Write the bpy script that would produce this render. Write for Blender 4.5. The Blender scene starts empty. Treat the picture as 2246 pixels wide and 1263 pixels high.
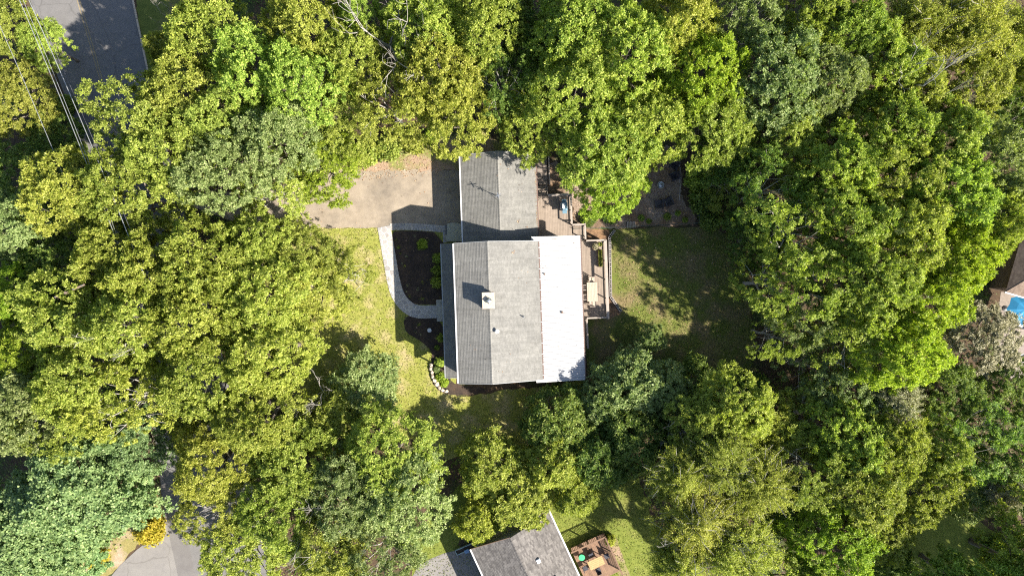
import bpy, math, random
import numpy as np
from mathutils import Vector, Matrix

# ------------------------------------------------------------------ camera, sky, sun, exposure
scene = bpy.context.scene
C = scene.collection
CAM_H = 66.0                      # drone height above the ground
S = 99.0 / 2246.0                 # metres per photo pixel on the ground
SUN_EL = math.radians(37.0)
SUN_DIR = Vector((0.887 * math.cos(SUN_EL), -0.462 * math.cos(SUN_EL), math.sin(SUN_EL))).normalized()   # towards the sun

cam_d = bpy.data.cameras.new('camera')
cam_d.sensor_width = 36.0
cam_d.lens = 24.0
cam_d.clip_start = 0.5
cam_d.clip_end = 2000.0
cam = bpy.data.objects.new('camera', cam_d)
cam.location = (0, 0, CAM_H)
cam.rotation_euler = (0, 0, 0)
C.objects.link(cam)
scene.camera = cam

world = bpy.data.worlds.new('World')
scene.world = world
world.use_nodes = True
wn = world.node_tree
wn.nodes.clear()
sky = wn.nodes.new('ShaderNodeTexSky')
sky.sky_type = 'NISHITA'
sky.sun_disc = False
sky.sun_elevation = SUN_EL
sky.sun_rotation = math.atan2(SUN_DIR.x, SUN_DIR.y)
bg = wn.nodes.new('ShaderNodeBackground')
bg.inputs['Strength'].default_value = 0.078
wo = wn.nodes.new('ShaderNodeOutputWorld')
wn.links.new(sky.outputs[0], bg.inputs['Color'])
wn.links.new(bg.outputs[0], wo.inputs['Surface'])

sun_d = bpy.data.lights.new('sun', 'SUN')
sun_d.energy = 5.0
sun_d.angle = math.radians(0.53)
sun_d.color = (1.0, 0.93, 0.82)
sun = bpy.data.objects.new('sun', sun_d)
sun.rotation_euler = SUN_DIR.to_track_quat('Z', 'Y').to_euler()
sun.location = (40, -20, 60)
C.objects.link(sun)

scene.view_settings.view_transform = 'Standard'
scene.view_settings.look = 'None'
scene.view_settings.exposure = 1.8
scene.view_settings.gamma = 1.0
scene.view_settings.use_curve_mapping = False
scene.cycles.use_denoising = False
scene.cycles.pixel_filter_type = 'BLACKMAN_HARRIS'
scene.cycles.filter_width = 1.2
scene.cycles.max_bounces = 6
scene.cycles.diffuse_bounces = 3
scene.cycles.glossy_bounces = 2
scene.cycles.transmission_bounces = 4
scene.cycles.transparent_max_bounces = 4
scene.cycles.caustics_reflective = False
scene.cycles.caustics_refractive = False

R = math.radians
rnd = random.Random(7)


def at(px, py, h=0.0):
    """photo pixel -> world point at height h"""
    k = S * (1.0 - h / CAM_H)
    return Vector(((px - 1123.0) * k, -(py - 631.5) * k, h))


# ------------------------------------------------------------------ materials
MATS = {}


def new_mat(name):
    m = bpy.data.materials.new(name)
    m.use_nodes = True
    MATS[name] = m
    nt = m.node_tree
    b = nt.nodes['Principled BSDF']
    return m, nt, b


def N(nt, t, **kw):
    n = nt.nodes.new(t)
    for k, v in kw.items():
        if k.startswith('in_'):
            n.inputs[k[3:].replace('_', ' ')].default_value = v
        else:
            setattr(n, k, v)
    return n


def ramp(nt, stops):
    r = nt.nodes.new('ShaderNodeValToRGB')
    e = r.color_ramp.elements
    while len(e) < len(stops):
        e.new(0.5)
    for i, (p, c) in enumerate(stops):
        e[i].position = p
        e[i].color = (c[0], c[1], c[2], 1.0)
    return r


def mixc(nt, fac, a, b, blend='MIX'):
    m = nt.nodes.new('ShaderNodeMix')
    m.data_type = 'RGBA'
    m.blend_type = blend
    L = nt.links
    for sock, v in ((m.inputs[0], fac), (m.inputs[6], a), (m.inputs[7], b)):
        if hasattr(v, 'is_output'):
            L.new(v, sock)
        elif isinstance(v, (int, float)):
            sock.default_value = v
        else:
            sock.default_value = (v[0], v[1], v[2], 1.0)
    return m.outputs[2]


def noise_out(nt, scale, detail=4.0, rough=0.55, coord=None, out=0):
    n = nt.nodes.new('ShaderNodeTexNoise')
    n.inputs['Scale'].default_value = scale
    n.inputs['Detail'].default_value = detail
    n.inputs['Roughness'].default_value = rough
    if coord is not None:
        nt.links.new(coord, n.inputs['Vector'])
    return n.outputs[out]


def obj_coord(nt):
    return nt.nodes.new('ShaderNodeTexCoord').outputs['Object']


def pos_coord(nt):
    return nt.nodes.new('ShaderNodeNewGeometry').outputs['Position']


def bump(nt, b, height, strength=0.5, dist=0.05):
    n = nt.nodes.new('ShaderNodeBump')
    n.inputs['Strength'].default_value = strength
    n.inputs['Distance'].default_value = dist
    nt.links.new(height, n.inputs['Height'])
    nt.links.new(n.outputs[0], b.inputs['Normal'])


GK = 0.76


def simple(name, col, rough=0.7, var=0.15, scale=6.0, metal=0.0, spec=0.4, bump_s=0.0, fine=40.0, obj_var=0.0):
    m, nt, b = new_mat(name)
    col = [c * GK for c in col]
    co = pos_coord(nt)
    f = noise_out(nt, scale, 5, 0.6, co)
    lo = [max(0, c * (1 - var)) for c in col]
    hi = [min(1, c * (1 + var)) for c in col]
    r = ramp(nt, [(0.3, lo), (0.7, hi)])
    nt.links.new(f, r.inputs[0])
    out = r.outputs[0]
    if obj_var:
        oi = nt.nodes.new('ShaderNodeObjectInfo')
        rr = ramp(nt, [(0.0, (1 - obj_var,) * 3), (1.0, (1 + obj_var,) * 3)])
        nt.links.new(oi.outputs['Random'], rr.inputs[0])
        out = mixc(nt, 1.0, out, rr.outputs[0], 'MULTIPLY')
    nt.links.new(out, b.inputs['Base Color'])
    b.inputs['Roughness'].default_value = rough
    b.inputs['Metallic'].default_value = metal
    b.inputs['Specular IOR Level'].default_value = spec
    if bump_s:
        bump(nt, b, noise_out(nt, fine, 4, 0.6, co), bump_s, 0.02)
    return m


def leaf_mat(name, c_dark, c_mid, c_lite, trans=0.48, rough=0.5, spec=0.25, blotch=0.35):
    m, nt, b = new_mat(name)
    L = nt.links
    g = nt.nodes.new('ShaderNodeNewGeometry')
    r = ramp(nt, [(0.0, c_dark), (0.45, c_mid), (0.92, c_lite), (1.0, [min(1, c * 1.35) for c in c_lite])])
    f = noise_out(nt, 0.55, 3, 0.6, g.outputs['Position'])
    mm = N(nt, 'ShaderNodeMath', operation='MULTIPLY_ADD')
    L.new(f, mm.inputs[0])
    mm.inputs[1].default_value = blotch * 2.0
    mm.inputs[2].default_value = -blotch
    ad = N(nt, 'ShaderNodeMath', operation='ADD', use_clamp=True)
    L.new(g.outputs['Random Per Island'], ad.inputs[0])
    L.new(mm.outputs[0], ad.inputs[1])
    L.new(ad.outputs[0], r.inputs[0])
    oi = nt.nodes.new('ShaderNodeObjectInfo')
    hsv = nt.nodes.new('ShaderNodeHueSaturation')
    mr = N(nt, 'ShaderNodeMapRange')
    mr.inputs['To Min'].default_value = 0.488
    mr.inputs['To Max'].default_value = 0.512
    L.new(oi.outputs['Random'], mr.inputs['Value'])
    L.new(mr.outputs[0], hsv.inputs['Hue'])
    w = N(nt, 'ShaderNodeTexWhiteNoise', noise_dimensions='1D')
    L.new(oi.outputs['Random'], w.inputs['W'])
    mv = N(nt, 'ShaderNodeMapRange')
    mv.inputs['To Min'].default_value = 0.82
    mv.inputs['To Max'].default_value = 1.15
    L.new(w.outputs['Value'], mv.inputs['Value'])
    L.new(mv.outputs[0], hsv.inputs['Value'])
    L.new(r.outputs[0], hsv.inputs['Color'])
    L.new(hsv.outputs[0], b.inputs['Base Color'])
    b.inputs['Roughness'].default_value = rough
    b.inputs['Specular IOR Level'].default_value = spec
    tr = nt.nodes.new('ShaderNodeBsdfTranslucent')
    tc = mixc(nt, 1.0, hsv.outputs[0], (1.1, 1.2, 0.55), 'MULTIPLY')
    L.new(tc, tr.inputs['Color'])
    ms = nt.nodes.new('ShaderNodeMixShader')
    ms.inputs[0].default_value = trans
    L.new(b.outputs[0], ms.inputs[1])
    L.new(tr.outputs[0], ms.inputs[2])
    L.new(ms.outputs[0], nt.nodes['Material Output'].inputs['Surface'])
    return m


leaf_mat('leaf_yellow', (0.13, 0.18, 0.022), (0.265, 0.30, 0.042), (0.43, 0.445, 0.10))
leaf_mat('leaf_green', (0.11, 0.18, 0.024), (0.25, 0.33, 0.048), (0.42, 0.48, 0.10))
leaf_mat('leaf_olive', (0.135, 0.185, 0.026), (0.27, 0.325, 0.05), (0.41, 0.44, 0.10))
leaf_mat('leaf_grey', (0.11, 0.165, 0.048), (0.225, 0.285, 0.09), (0.36, 0.405, 0.17))
leaf_mat('leaf_deep', (0.055, 0.115, 0.02), (0.13, 0.205, 0.035), (0.25, 0.31, 0.07))
leaf_mat('leaf_blue', (0.085, 0.155, 0.055), (0.185, 0.28, 0.105), (0.30, 0.395, 0.165))
leaf_mat('leaf_copper', (0.15, 0.14, 0.075), (0.25, 0.23, 0.13), (0.37, 0.335, 0.21), trans=0.2)
leaf_mat('leaf_tan', (0.2, 0.2, 0.10), (0.33, 0.33, 0.18), (0.46, 0.45, 0.28), trans=0.25)
leaf_mat('leaf_feather', (0.17, 0.21, 0.03), (0.30, 0.335, 0.055), (0.42, 0.43, 0.10), trans=0.5)
leaf_mat('leaf_bright', (0.13, 0.215, 0.016), (0.245, 0.34, 0.028), (0.37, 0.44, 0.06))
leaf_mat('leaf_autumn', (0.22, 0.20, 0.015), (0.38, 0.32, 0.03), (0.50, 0.40, 0.06))
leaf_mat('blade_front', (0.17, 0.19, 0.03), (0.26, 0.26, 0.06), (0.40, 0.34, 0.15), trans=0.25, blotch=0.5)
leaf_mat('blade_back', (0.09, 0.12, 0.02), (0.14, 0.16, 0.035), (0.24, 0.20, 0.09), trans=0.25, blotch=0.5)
leaf_mat('blade_lush', (0.12, 0.16, 0.02), (0.18, 0.21, 0.035), (0.28, 0.26, 0.08), trans=0.25, blotch=0.5)
leaf_mat('litter_leaf', (0.18, 0.10, 0.05), (0.30, 0.19, 0.10), (0.45, 0.33, 0.2), trans=0.1)
simple('fence_green', (0.07, 0.10, 0.09), 0.5, 0.1)
simple('bark', (0.16, 0.135, 0.11), 0.9, 0.35, 3.0, bump_s=0.5, fine=14)
simple('bark_pale', (0.36, 0.335, 0.30), 0.9, 0.3, 4.0, bump_s=0.4, fine=14)
simple('white_paint', (0.80, 0.79, 0.77), 0.5, 0.05)
simple('trim_grey', (0.36, 0.37, 0.37), 0.6, 0.12)
simple('gutter_white', (0.72, 0.71, 0.72), 0.45, 0.06)
simple('gutter_brown', (0.16, 0.105, 0.085), 0.6, 0.2)
simple('siding_wall', (0.45, 0.43, 0.38), 0.75, 0.1)
simple('siding_brown', (0.22, 0.15, 0.11), 0.8, 0.15)
simple('window_glass', (0.03, 0.04, 0.05), 0.08, 0.1, spec=0.6)
simple('concrete', (0.44, 0.42, 0.38), 0.9, 0.16, 3.0, bump_s=0.3)
simple('concrete_tan', (0.42, 0.41, 0.33), 0.9, 0.1, 4.0, bump_s=0.2)
simple('block_concrete', (0.42, 0.38, 0.36), 0.92, 0.15, 5.0, bump_s=0.4, obj_var=0.12)
simple('chimney_stone', (0.52, 0.43, 0.33), 0.9, 0.22, 5.0, bump_s=0.3)
simple('galvanized', (0.55, 0.57, 0.60), 0.35, 0.15, 8.0, metal=0.8)
simple('black_metal', (0.03, 0.03, 0.035), 0.5, 0.3)
simple('black_plastic', (0.035, 0.034, 0.045), 0.55, 0.25, obj_var=0.1)
simple('grill_blue', (0.14, 0.24, 0.31), 0.5, 0.12)
simple('deck_board', (0.27, 0.215, 0.17), 0.8, 0.14, 3.0, bump_s=0.2, obj_var=0.12)
simple('deck_rail', (0.36, 0.305, 0.26), 0.75, 0.12, 3.0)
simple('table_wood', (0.46, 0.37, 0.29), 0.7, 0.18, 9.0)
simple('bench_wood', (0.42, 0.27, 0.12), 0.7, 0.2, 6.0)
simple('red_wood', (0.20, 0.12, 0.075), 0.8, 0.2, 4.0, obj_var=0.2)
simple('paver', (0.24, 0.20, 0.17), 0.9, 0.2, 4.0, obj_var=0.15, bump_s=0.3)
simple('terracotta', (0.30, 0.13, 0.08), 0.8, 0.2)
simple('soil', (0.055, 0.042, 0.034), 0.95, 0.3, 12.0)
simple('edge_rock', (0.55, 0.46, 0.37), 0.9, 0.22, 2.5, bump_s=0.5, fine=9, obj_var=0.18)
simple('kerb_stone', (0.45, 0.37, 0.28), 0.9, 0.2)
simple('wire_metal', (0.42, 0.43, 0.44), 0.4, 0.1, metal=0.5)
simple('wire_dark', (0.10, 0.10, 0.11), 0.5, 0.1)
simple('pole_wood', (0.20, 0.15, 0.11), 0.9, 0.2)
simple('green_plastic', (0.05, 0.50, 0.20), 0.45, 0.06)
simple('umbrella_blue', (0.015, 0.22, 0.42), 0.8, 0.08, 3.0)
simple('blue_box', (0.18, 0.30, 0.50), 0.5, 0.1)
simple('teal_board', (0.35, 0.45, 0.46), 0.7, 0.2)
simple('cushion', (0.45, 0.44, 0.42), 0.9, 0.1)
simple('mortar', (0.62, 0.59, 0.54), 0.95, 0.12, 6.0)
simple('mortar_dark', (0.30, 0.29, 0.27), 0.95, 0.15, 6.0)
simple('road_line', (0.25, 0.20, 0.12), 0.8, 0.25, 4.0)
simple('dry_leaf', (0.38, 0.24, 0.11), 0.9, 0.3, 9.0)
simple('brown_planter', (0.17, 0.11, 0.08), 0.7, 0.2)
simple('metal_fade', (0.34, 0.36, 0.36), 0.5, 0.2)


def flag_mat():
    m, nt, b = new_mat('flagstone')
    L = nt.links
    oi = nt.nodes.new('ShaderNodeObjectInfo')
    r = ramp(nt, [(0.0, (0.21, 0.20, 0.20)), (0.35, (0.31, 0.29, 0.27)), (0.7, (0.26, 0.255, 0.26)), (1.0, (0.36, 0.325, 0.285))])
    L.new(oi.outputs['Random'], r.inputs[0])
    co = pos_coord(nt)
    f = noise_out(nt, 5, 6, 0.65, co)
    rr = ramp(nt, [(0.3, (0.8, 0.8, 0.8)), (0.7, (1.15, 1.13, 1.1))])
    L.new(f, rr.inputs[0])
    L.new(mixc(nt, 1.0, r.outputs[0], rr.outputs[0], 'MULTIPLY'), b.inputs['Base Color'])
    b.inputs['Roughness'].default_value = 0.85
    bump(nt, b, noise_out(nt, 18, 5, 0.6, co), 0.4, 0.02)


flag_mat()


def shingle_mat(name, c0, c1, c2, rows=0.144, swap=False):
    """tab-to-tab colour differences, granule speckle; object coords: y along the ridge"""
    m, nt, b = new_mat(name)
    L = nt.links
    co = obj_coord(nt)
    sep = nt.nodes.new('ShaderNodeSeparateXYZ')
    L.new(co, sep.inputs[0])
    def fl(sock, k):
        a = N(nt, 'ShaderNodeMath', operation='MULTIPLY')
        L.new(sock, a.inputs[0])
        a.inputs[1].default_value = k
        f = N(nt, 'ShaderNodeMath', operation='FLOOR')
        L.new(a.outputs[0], f.inputs[0])
        return f.outputs[0]
    cmb = nt.nodes.new('ShaderNodeCombineXYZ')
    L.new(fl(sep.outputs[0], 1.0 / (rows * 0.905)), cmb.inputs[0])
    L.new(fl(sep.outputs[1], 1.0 / 0.31), cmb.inputs[1])
    w = N(nt, 'ShaderNodeTexWhiteNoise', noise_dimensions='3D')
    L.new(cmb.outputs[0], w.inputs['Vector'])
    r = ramp(nt, [(0.0, [c * GK for c in c0]), (0.5, [c * GK for c in c1]), (1.0, [c * GK for c in c2])])
    L.new(w.outputs['Value'], r.inputs[0])
    g = noise_out(nt, 9, 5, 0.8, co)
    gr = ramp(nt, [(0.3, (0.72, 0.72, 0.72)), (0.7, (1.26, 1.26, 1.26))])
    L.new(g, gr.inputs[0])
    big = noise_out(nt, 0.6, 4, 0.6, co)
    br = ramp(nt, [(0.35, (0.9, 0.9, 0.9)), (0.65, (1.07, 1.07, 1.06))])
    L.new(big, br.inputs[0])
    o = mixc(nt, 1.0, r.outputs[0], gr.outputs[0], 'MULTIPLY')
    o = mixc(nt, 1.0, o, br.outputs[0], 'MULTIPLY')
    mp = nt.nodes.new('ShaderNodeMapping')
    mp.inputs['Scale'].default_value = (0.35, 3.2, 0.35)
    L.new(co, mp.inputs['Vector'])
    sr = ramp(nt, [(0.3, (0.84, 0.84, 0.83)), (0.62, (1.05, 1.05, 1.05))])
    L.new(noise_out(nt, 1.0, 4, 0.65, mp.outputs[0]), sr.inputs[0])
    o = mixc(nt, 1.0, o, sr.outputs[0], 'MULTIPLY')
    L.new(o, b.inputs['Base Color'])
    b.inputs['Roughness'].default_value = 0.92
    b.inputs['Specular IOR Level'].default_value = 0.25
    bump(nt, b, g, 0.4, 0.01)


shingle_mat('shingle_grey', (0.185, 0.180, 0.168), (0.202, 0.197, 0.183), (0.224, 0.217, 0.202))
shingle_mat('shingle_brown', (0.105, 0.096, 0.092), (0.145, 0.134, 0.126), (0.195, 0.18, 0.168))
shingle_mat('shingle_tan', (0.17, 0.125, 0.095), (0.21, 0.155, 0.12), (0.25, 0.19, 0.145))


def metal_roof_mat():
    m, nt, b = new_mat('white_metal_roof')
    co = pos_coord(nt)
    r = ramp(nt, [(0.3, (0.275, 0.28, 0.285)), (0.7, (0.31, 0.31, 0.315))])
    nt.links.new(noise_out(nt, 0.9, 5, 0.6, co), r.inputs[0])
    nt.links.new(r.outputs[0], b.inputs['Base Color'])
    b.inputs['Roughness'].default_value = 0.45


metal_roof_mat()


def ground_mat(name, stops, scale1, stops2, scale2, mixlo, mixhi, mscale, rough=0.95, bs=0.6, fine=22, speck=None, detail=6, crack=0.0):
    """two noisy colour fields blended in patches"""
    m, nt, b = new_mat(name)
    L = nt.links
    co = pos_coord(nt)
    stops = [(q, [c * GK for c in k]) for q, k in stops]
    stops2 = [(q, [c * GK for c in k]) for q, k in stops2]
    a = ramp(nt, stops)
    L.new(noise_out(nt, scale1, detail, 0.68, co), a.inputs[0])
    c = ramp(nt, stops2)
    L.new(noise_out(nt, scale2, detail, 0.68, co), c.inputs[0])
    f = ramp(nt, [(mixlo, (0, 0, 0)), (mixhi, (1, 1, 1))])
    L.new(noise_out(nt, mscale, 5, 0.62, co), f.inputs[0])
    o = mixc(nt, f.outputs[0], a.outputs[0], c.outputs[0])
    fn = noise_out(nt, fine, 3, 0.7, co)
    k_ = 0.32 if fine < 30 else 0.15
    fr = ramp(nt, [(0.3, (1 - k_,) * 3), (0.7, (1 + k_,) * 3)])
    L.new(fn, fr.inputs[0])
    o = mixc(nt, 1.0, o, fr.outputs[0], 'MULTIPLY')
    if speck:
        v = N(nt, 'ShaderNodeTexVoronoi', in_Scale=speck[0])
        L.new(co, v.inputs['Vector'])
        vr = ramp(nt, [(0.0, (1, 1, 1)), (speck[1], (0, 0, 0))])
        L.new(v.outputs['Distance'], vr.inputs[0])
        o = mixc(nt, vr.outputs[0], o, speck[2])
    if crack:
        dn = nt.nodes.new('ShaderNodeTexNoise')
        dn.inputs['Scale'].default_value = 0.9
        dn.inputs['Detail'].default_value = 5
        L.new(co, dn.inputs['Vector'])
        warped = mixc(nt, 0.55, co, dn.outputs['Color'], 'ADD')
        vc = N(nt, 'ShaderNodeTexVoronoi', feature='DISTANCE_TO_EDGE', in_Scale=crack)
        L.new(warped, vc.inputs['Vector'])
        vr = ramp(nt, [(0.0, (0.45, 0.43, 0.4)), (0.012, (1, 1, 1))])
        L.new(vc.outputs['Distance'], vr.inputs[0])
        o = mixc(nt, 0.4, o, vr.outputs[0], 'MULTIPLY')
    L.new(o, b.inputs['Base Color'])
    b.inputs['Roughness'].default_value = rough
    b.inputs['Specular IOR Level'].default_value = 0.2
    bump(nt, b, fn, bs, 0.05)


ground_mat('forest_floor', [(0.3, (0.045, 0.032, 0.022)), (0.7, (0.13, 0.085, 0.05))], 3.0,
           [(0.3, (0.03, 0.05, 0.015)), (0.7, (0.075, 0.10, 0.03))], 4.0, 0.5, 0.62, 0.25)
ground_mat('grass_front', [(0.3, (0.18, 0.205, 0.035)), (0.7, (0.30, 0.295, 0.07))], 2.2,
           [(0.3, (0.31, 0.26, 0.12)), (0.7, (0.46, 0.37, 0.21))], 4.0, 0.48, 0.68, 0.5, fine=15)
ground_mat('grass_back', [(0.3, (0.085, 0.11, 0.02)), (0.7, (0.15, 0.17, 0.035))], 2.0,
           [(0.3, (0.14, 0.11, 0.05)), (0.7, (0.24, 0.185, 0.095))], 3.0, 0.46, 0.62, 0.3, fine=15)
ground_mat('grass_lush', [(0.3, (0.12, 0.155, 0.025)), (0.7, (0.20, 0.225, 0.045))], 2.0,
           [(0.3, (0.17, 0.18, 0.04)), (0.7, (0.24, 0.22, 0.08))], 3.0, 0.55, 0.72, 0.3, fine=15)
ground_mat('grass_dry', [(0.3, (0.20, 0.18, 0.06)), (0.7, (0.30, 0.25, 0.10))], 2.0,
           [(0.3, (0.32, 0.24, 0.16)), (0.7, (0.42, 0.33, 0.24))], 3.0, 0.5, 0.6, 0.4, fine=15)
ground_mat('driveway', [(0.3, (0.25, 0.205, 0.155)), (0.7, (0.37, 0.31, 0.24))], 0.8,
           [(0.3, (0.165, 0.14, 0.115)), (0.7, (0.25, 0.21, 0.165))], 1.6, 0.42, 0.66, 0.35, fine=30, bs=0.3)
ground_mat('asphalt_road', [(0.3, (0.145, 0.14, 0.138)), (0.7, (0.19, 0.182, 0.178))], 0.7,
           [(0.3, (0.145, 0.14, 0.135)), (0.7, (0.19, 0.18, 0.175))], 1.5, 0.45, 0.6, 0.3, fine=34, bs=0.25, crack=0.22)
ground_mat('asphalt_pale', [(0.3, (0.20, 0.188, 0.176)), (0.7, (0.25, 0.235, 0.22))], 0.7,
           [(0.3, (0.18, 0.17, 0.162)), (0.7, (0.23, 0.215, 0.205))], 1.5, 0.45, 0.6, 0.3, fine=34, bs=0.25, crack=0.22)
ground_mat('asphalt_patch', [(0.3, (0.15, 0.14, 0.135)), (0.7, (0.19, 0.18, 0.17))], 0.7,
           [(0.3, (0.14, 0.13, 0.125)), (0.7, (0.17, 0.16, 0.155))], 1.5, 0.45, 0.6, 0.3, fine=34, bs=0.25)
ground_mat('mulch_dark', [(0.3, (0.028, 0.021, 0.018)), (0.7, (0.07, 0.052, 0.042))], 6.0,
           [(0.3, (0.05, 0.035, 0.028)), (0.7, (0.10, 0.07, 0.05))], 9.0, 0.45, 0.6, 1.2, fine=26)
ground_mat('mulch_brown', [(0.3, (0.15, 0.085, 0.045)), (0.7, (0.34, 0.21, 0.12))], 5.0,
           [(0.3, (0.07, 0.045, 0.03)), (0.7, (0.2, 0.12, 0.075))], 8.0, 0.45, 0.6, 0.9, fine=26)
ground_mat('gravel', [(0.3, (0.18, 0.13, 0.095)), (0.7, (0.36, 0.28, 0.22))], 6.0,
           [(0.3, (0.13, 0.08, 0.05)), (0.7, (0.28, 0.18, 0.11))], 5.0, 0.42, 0.6, 0.4, fine=12, bs=0.8)
ground_mat('litter', [(0.3, (0.25, 0.18, 0.12)), (0.7, (0.40, 0.28, 0.2))], 4.0,
           [(0.3, (0.16, 0.17, 0.05)), (0.7, (0.24, 0.23, 0.08))], 4.0, 0.46, 0.6, 0.5, fine=20)


# ------------------------------------------------------------------ mesh helpers
def mesh_from(name, v, f, mat=None, smooth=False):
    me = bpy.data.meshes.new(name)
    me.from_pydata([tuple(p) for p in v], [], f)
    if mat:
        me.materials.append(MATS[mat])
    me.update()
    if smooth:
        me.polygons.foreach_set('use_smooth', [True] * len(me.polygons))
    return me


def mesh_np(name, v, quads, mat, mat_idx=None):
    me = bpy.data.meshes.new(name)
    n, q = len(v), len(quads)
    me.vertices.add(n)
    me.vertices.foreach_set('co', np.ascontiguousarray(v, dtype=np.float32).ravel())
    me.loops.add(q * 4)
    me.loops.foreach_set('vertex_index', np.ascontiguousarray(quads, dtype=np.int32).ravel())
    me.polygons.add(q)
    me.polygons.foreach_set('loop_start', np.arange(0, q * 4, 4, dtype=np.int32))
    me.polygons.foreach_set('loop_total', np.full(q, 4, dtype=np.int32))
    me.materials.append(MATS[mat])
    me.update(calc_edges=True)
    me.validate()
    return me


class MB:
    """collects shapes; build() links them as one mesh object"""
    def __init__(self):
        self.v, self.f = [], []

    def add(self, vs, fs):
        k = len(self.v)
        self.v += [Vector(p) for p in vs]
        self.f += [[i + k for i in f] for f in fs]
        return self

    def box(self, c, s, rz=0.0, m=None, bevel=0.0):
        x, y, z = s[0] / 2, s[1] / 2, s[2] / 2
        M = Matrix.Translation(c) @ Matrix.Rotation(rz, 4, 'Z')
        if m is not None:
            M = m @ M
        if bevel > 0:
            b = min(bevel, x * 0.9, y * 0.9, z * 0.9)
            rings = [(-z, x - b, y - b), (-z + b, x, y), (z - b, x, y), (z, x - b, y - b)]
            vs, fs = [], []
            for (zz, xx, yy) in rings:
                vs += [M @ Vector(p) for p in ((-xx, -yy, zz), (xx, -yy, zz), (xx, yy, zz), (-xx, yy, zz))]
            for r_ in range(3):
                for i in range(4):
                    j = (i + 1) % 4
                    fs.append([r_ * 4 + i, r_ * 4 + j, r_ * 4 + 4 + j, r_ * 4 + 4 + i])
            fs += [[3, 2, 1, 0], [12, 13, 14, 15]]
            return self.add(vs, fs)
        vs = [M @ Vector(p) for p in ((-x, -y, -z), (x, -y, -z), (x, y, -z), (-x, y, -z), (-x, -y, z), (x, -y, z), (x, y, z), (-x, y, z))]
        return self.add(vs, [[0, 3, 2, 1], [4, 5, 6, 7], [0, 1, 5, 4], [1, 2, 6, 5], [2, 3, 7, 6], [3, 0, 4, 7]])

    def bar(self, a, b, w, h=None, up=Vector((0, 0, 1))):
        """rectangular bar from a to b, w wide and h high"""
        a, b = Vector(a), Vector(b)
        h = h or w
        d = (b - a).normalized()
        if abs(d.dot(up)) > 0.98:
            up = Vector((0, 1, 0))
        s = d.cross(up).normalized() * (w / 2)
        u = s.cross(d).normalized() * (h / 2)
        vs = [a - s - u, a + s - u, a + s + u, a - s + u, b - s - u, b + s - u, b + s + u, b - s + u]
        return self.add(vs, [[0, 1, 2, 3], [7, 6, 5, 4], [0, 4, 5, 1], [1, 5, 6, 2], [2, 6, 7, 3], [3, 7, 4, 0]])

    def tube(self, pts, radii, n=7, cap=True):
        pts = [Vector(p) for p in pts]
        if not isinstance(radii, (list, tuple)):
            radii = [radii] * len(pts)
        k = len(self.v)
        prev = None
        for i, p in enumerate(pts):
            d = (pts[min(i + 1, len(pts) - 1)] - pts[max(i - 1, 0)]).normalized()
            ref = Vector((0, 0, 1)) if abs(d.z) < 0.9 else Vector((1, 0, 0))
            if prev is not None:
                s = (prev - d * prev.dot(d))
                s = s.normalized() if s.length > 1e-5 else d.cross(ref).normalized()
            else:
                s = d.cross(ref).normalized()
            prev = s
            u = d.cross(s)
            for j in range(n):
                a = 2 * math.pi * j / n
                self.v.append(p + (s * math.cos(a) + u * math.sin(a)) * radii[i])
        for i in range(len(pts) - 1):
            for j in range(n):
                q = (j + 1) % n
                self.f.append([k + i * n + j, k + i * n + q, k + (i + 1) * n + q, k + (i + 1) * n + j])
        if cap:
            self.f.append([k + j for j in range(n)][::-1])
            e = k + (len(pts) - 1) * n
            self.f.append([e + j for j in range(n)])
        return self

    def lathe(self, c, prof, n=16, cap=True):
        """prof: list of (radius, z)"""
        c = Vector(c)
        k = len(self.v)
        for r_, z in prof:
            for j in range(n):
                a = 2 * math.pi * j / n
                self.v.append(c + Vector((r_ * math.cos(a), r_ * math.sin(a), z)))
        for i in range(len(prof) - 1):
            for j in range(n):
                q = (j + 1) % n
                self.f.append([k + i * n + j, k + i * n + q, k + (i + 1) * n + q, k + (i + 1) * n + j])
        if cap:
            self.f.append([k + j for j in range(n)][::-1])
            e = k + (len(prof) - 1) * n
            self.f.append([e + j for j in range(n)])
        return self

    def prism(self, poly, z0, z1, top_in=0.0):
        """poly: list of (x, y) ccw; optional inset top edge"""
        n = len(poly)
        cx = sum(p[0] for p in poly) / n
        cy = sum(p[1] for p in poly) / n
        vs = [(p[0], p[1], z0) for p in poly]
        if top_in > 0:
            vs += [(p[0], p[1], z1 - top_in) for p in poly]
            vs2 = []
            for p in poly:
                d = math.hypot(p[0] - cx, p[1] - cy) or 1
                k = max(0.2, 1 - top_in / d)
                vs2.append((cx + (p[0] - cx) * k, cy + (p[1] - cy) * k, z1))
            vs += vs2
            fs = [[i, (i + 1) % n, n + (i + 1) % n, n + i] for i in range(n)]
            fs += [[n + i, n + (i + 1) % n, 2 * n + (i + 1) % n, 2 * n + i] for i in range(n)]
            fs += [list(range(2 * n, 3 * n)), list(range(n))[::-1]]
        else:
            vs += [(p[0], p[1], z1) for p in poly]
            fs = [[i, (i + 1) % n, n + (i + 1) % n, n + i] for i in range(n)]
            fs += [list(range(n, 2 * n)), list(range(n))[::-1]]
        return self.add(vs, fs)

    def build(self, name, mat, parent=None, smooth=False):
        me = mesh_from(name, self.v, self.f, mat, smooth)
        return link(name, me, parent)


def link(name, me, parent=None):
    o = bpy.data.objects.new(name, me)
    C.objects.link(o)
    if parent is not None:
        o.parent = parent
    return o


def tag(o, label=None, cat=None, group=None, kind=None):
    if label:
        o['label'] = label
    if cat:
        o['category'] = cat
    if group:
        o['group'] = group
    if kind:
        o['kind'] = kind
    return o


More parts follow.
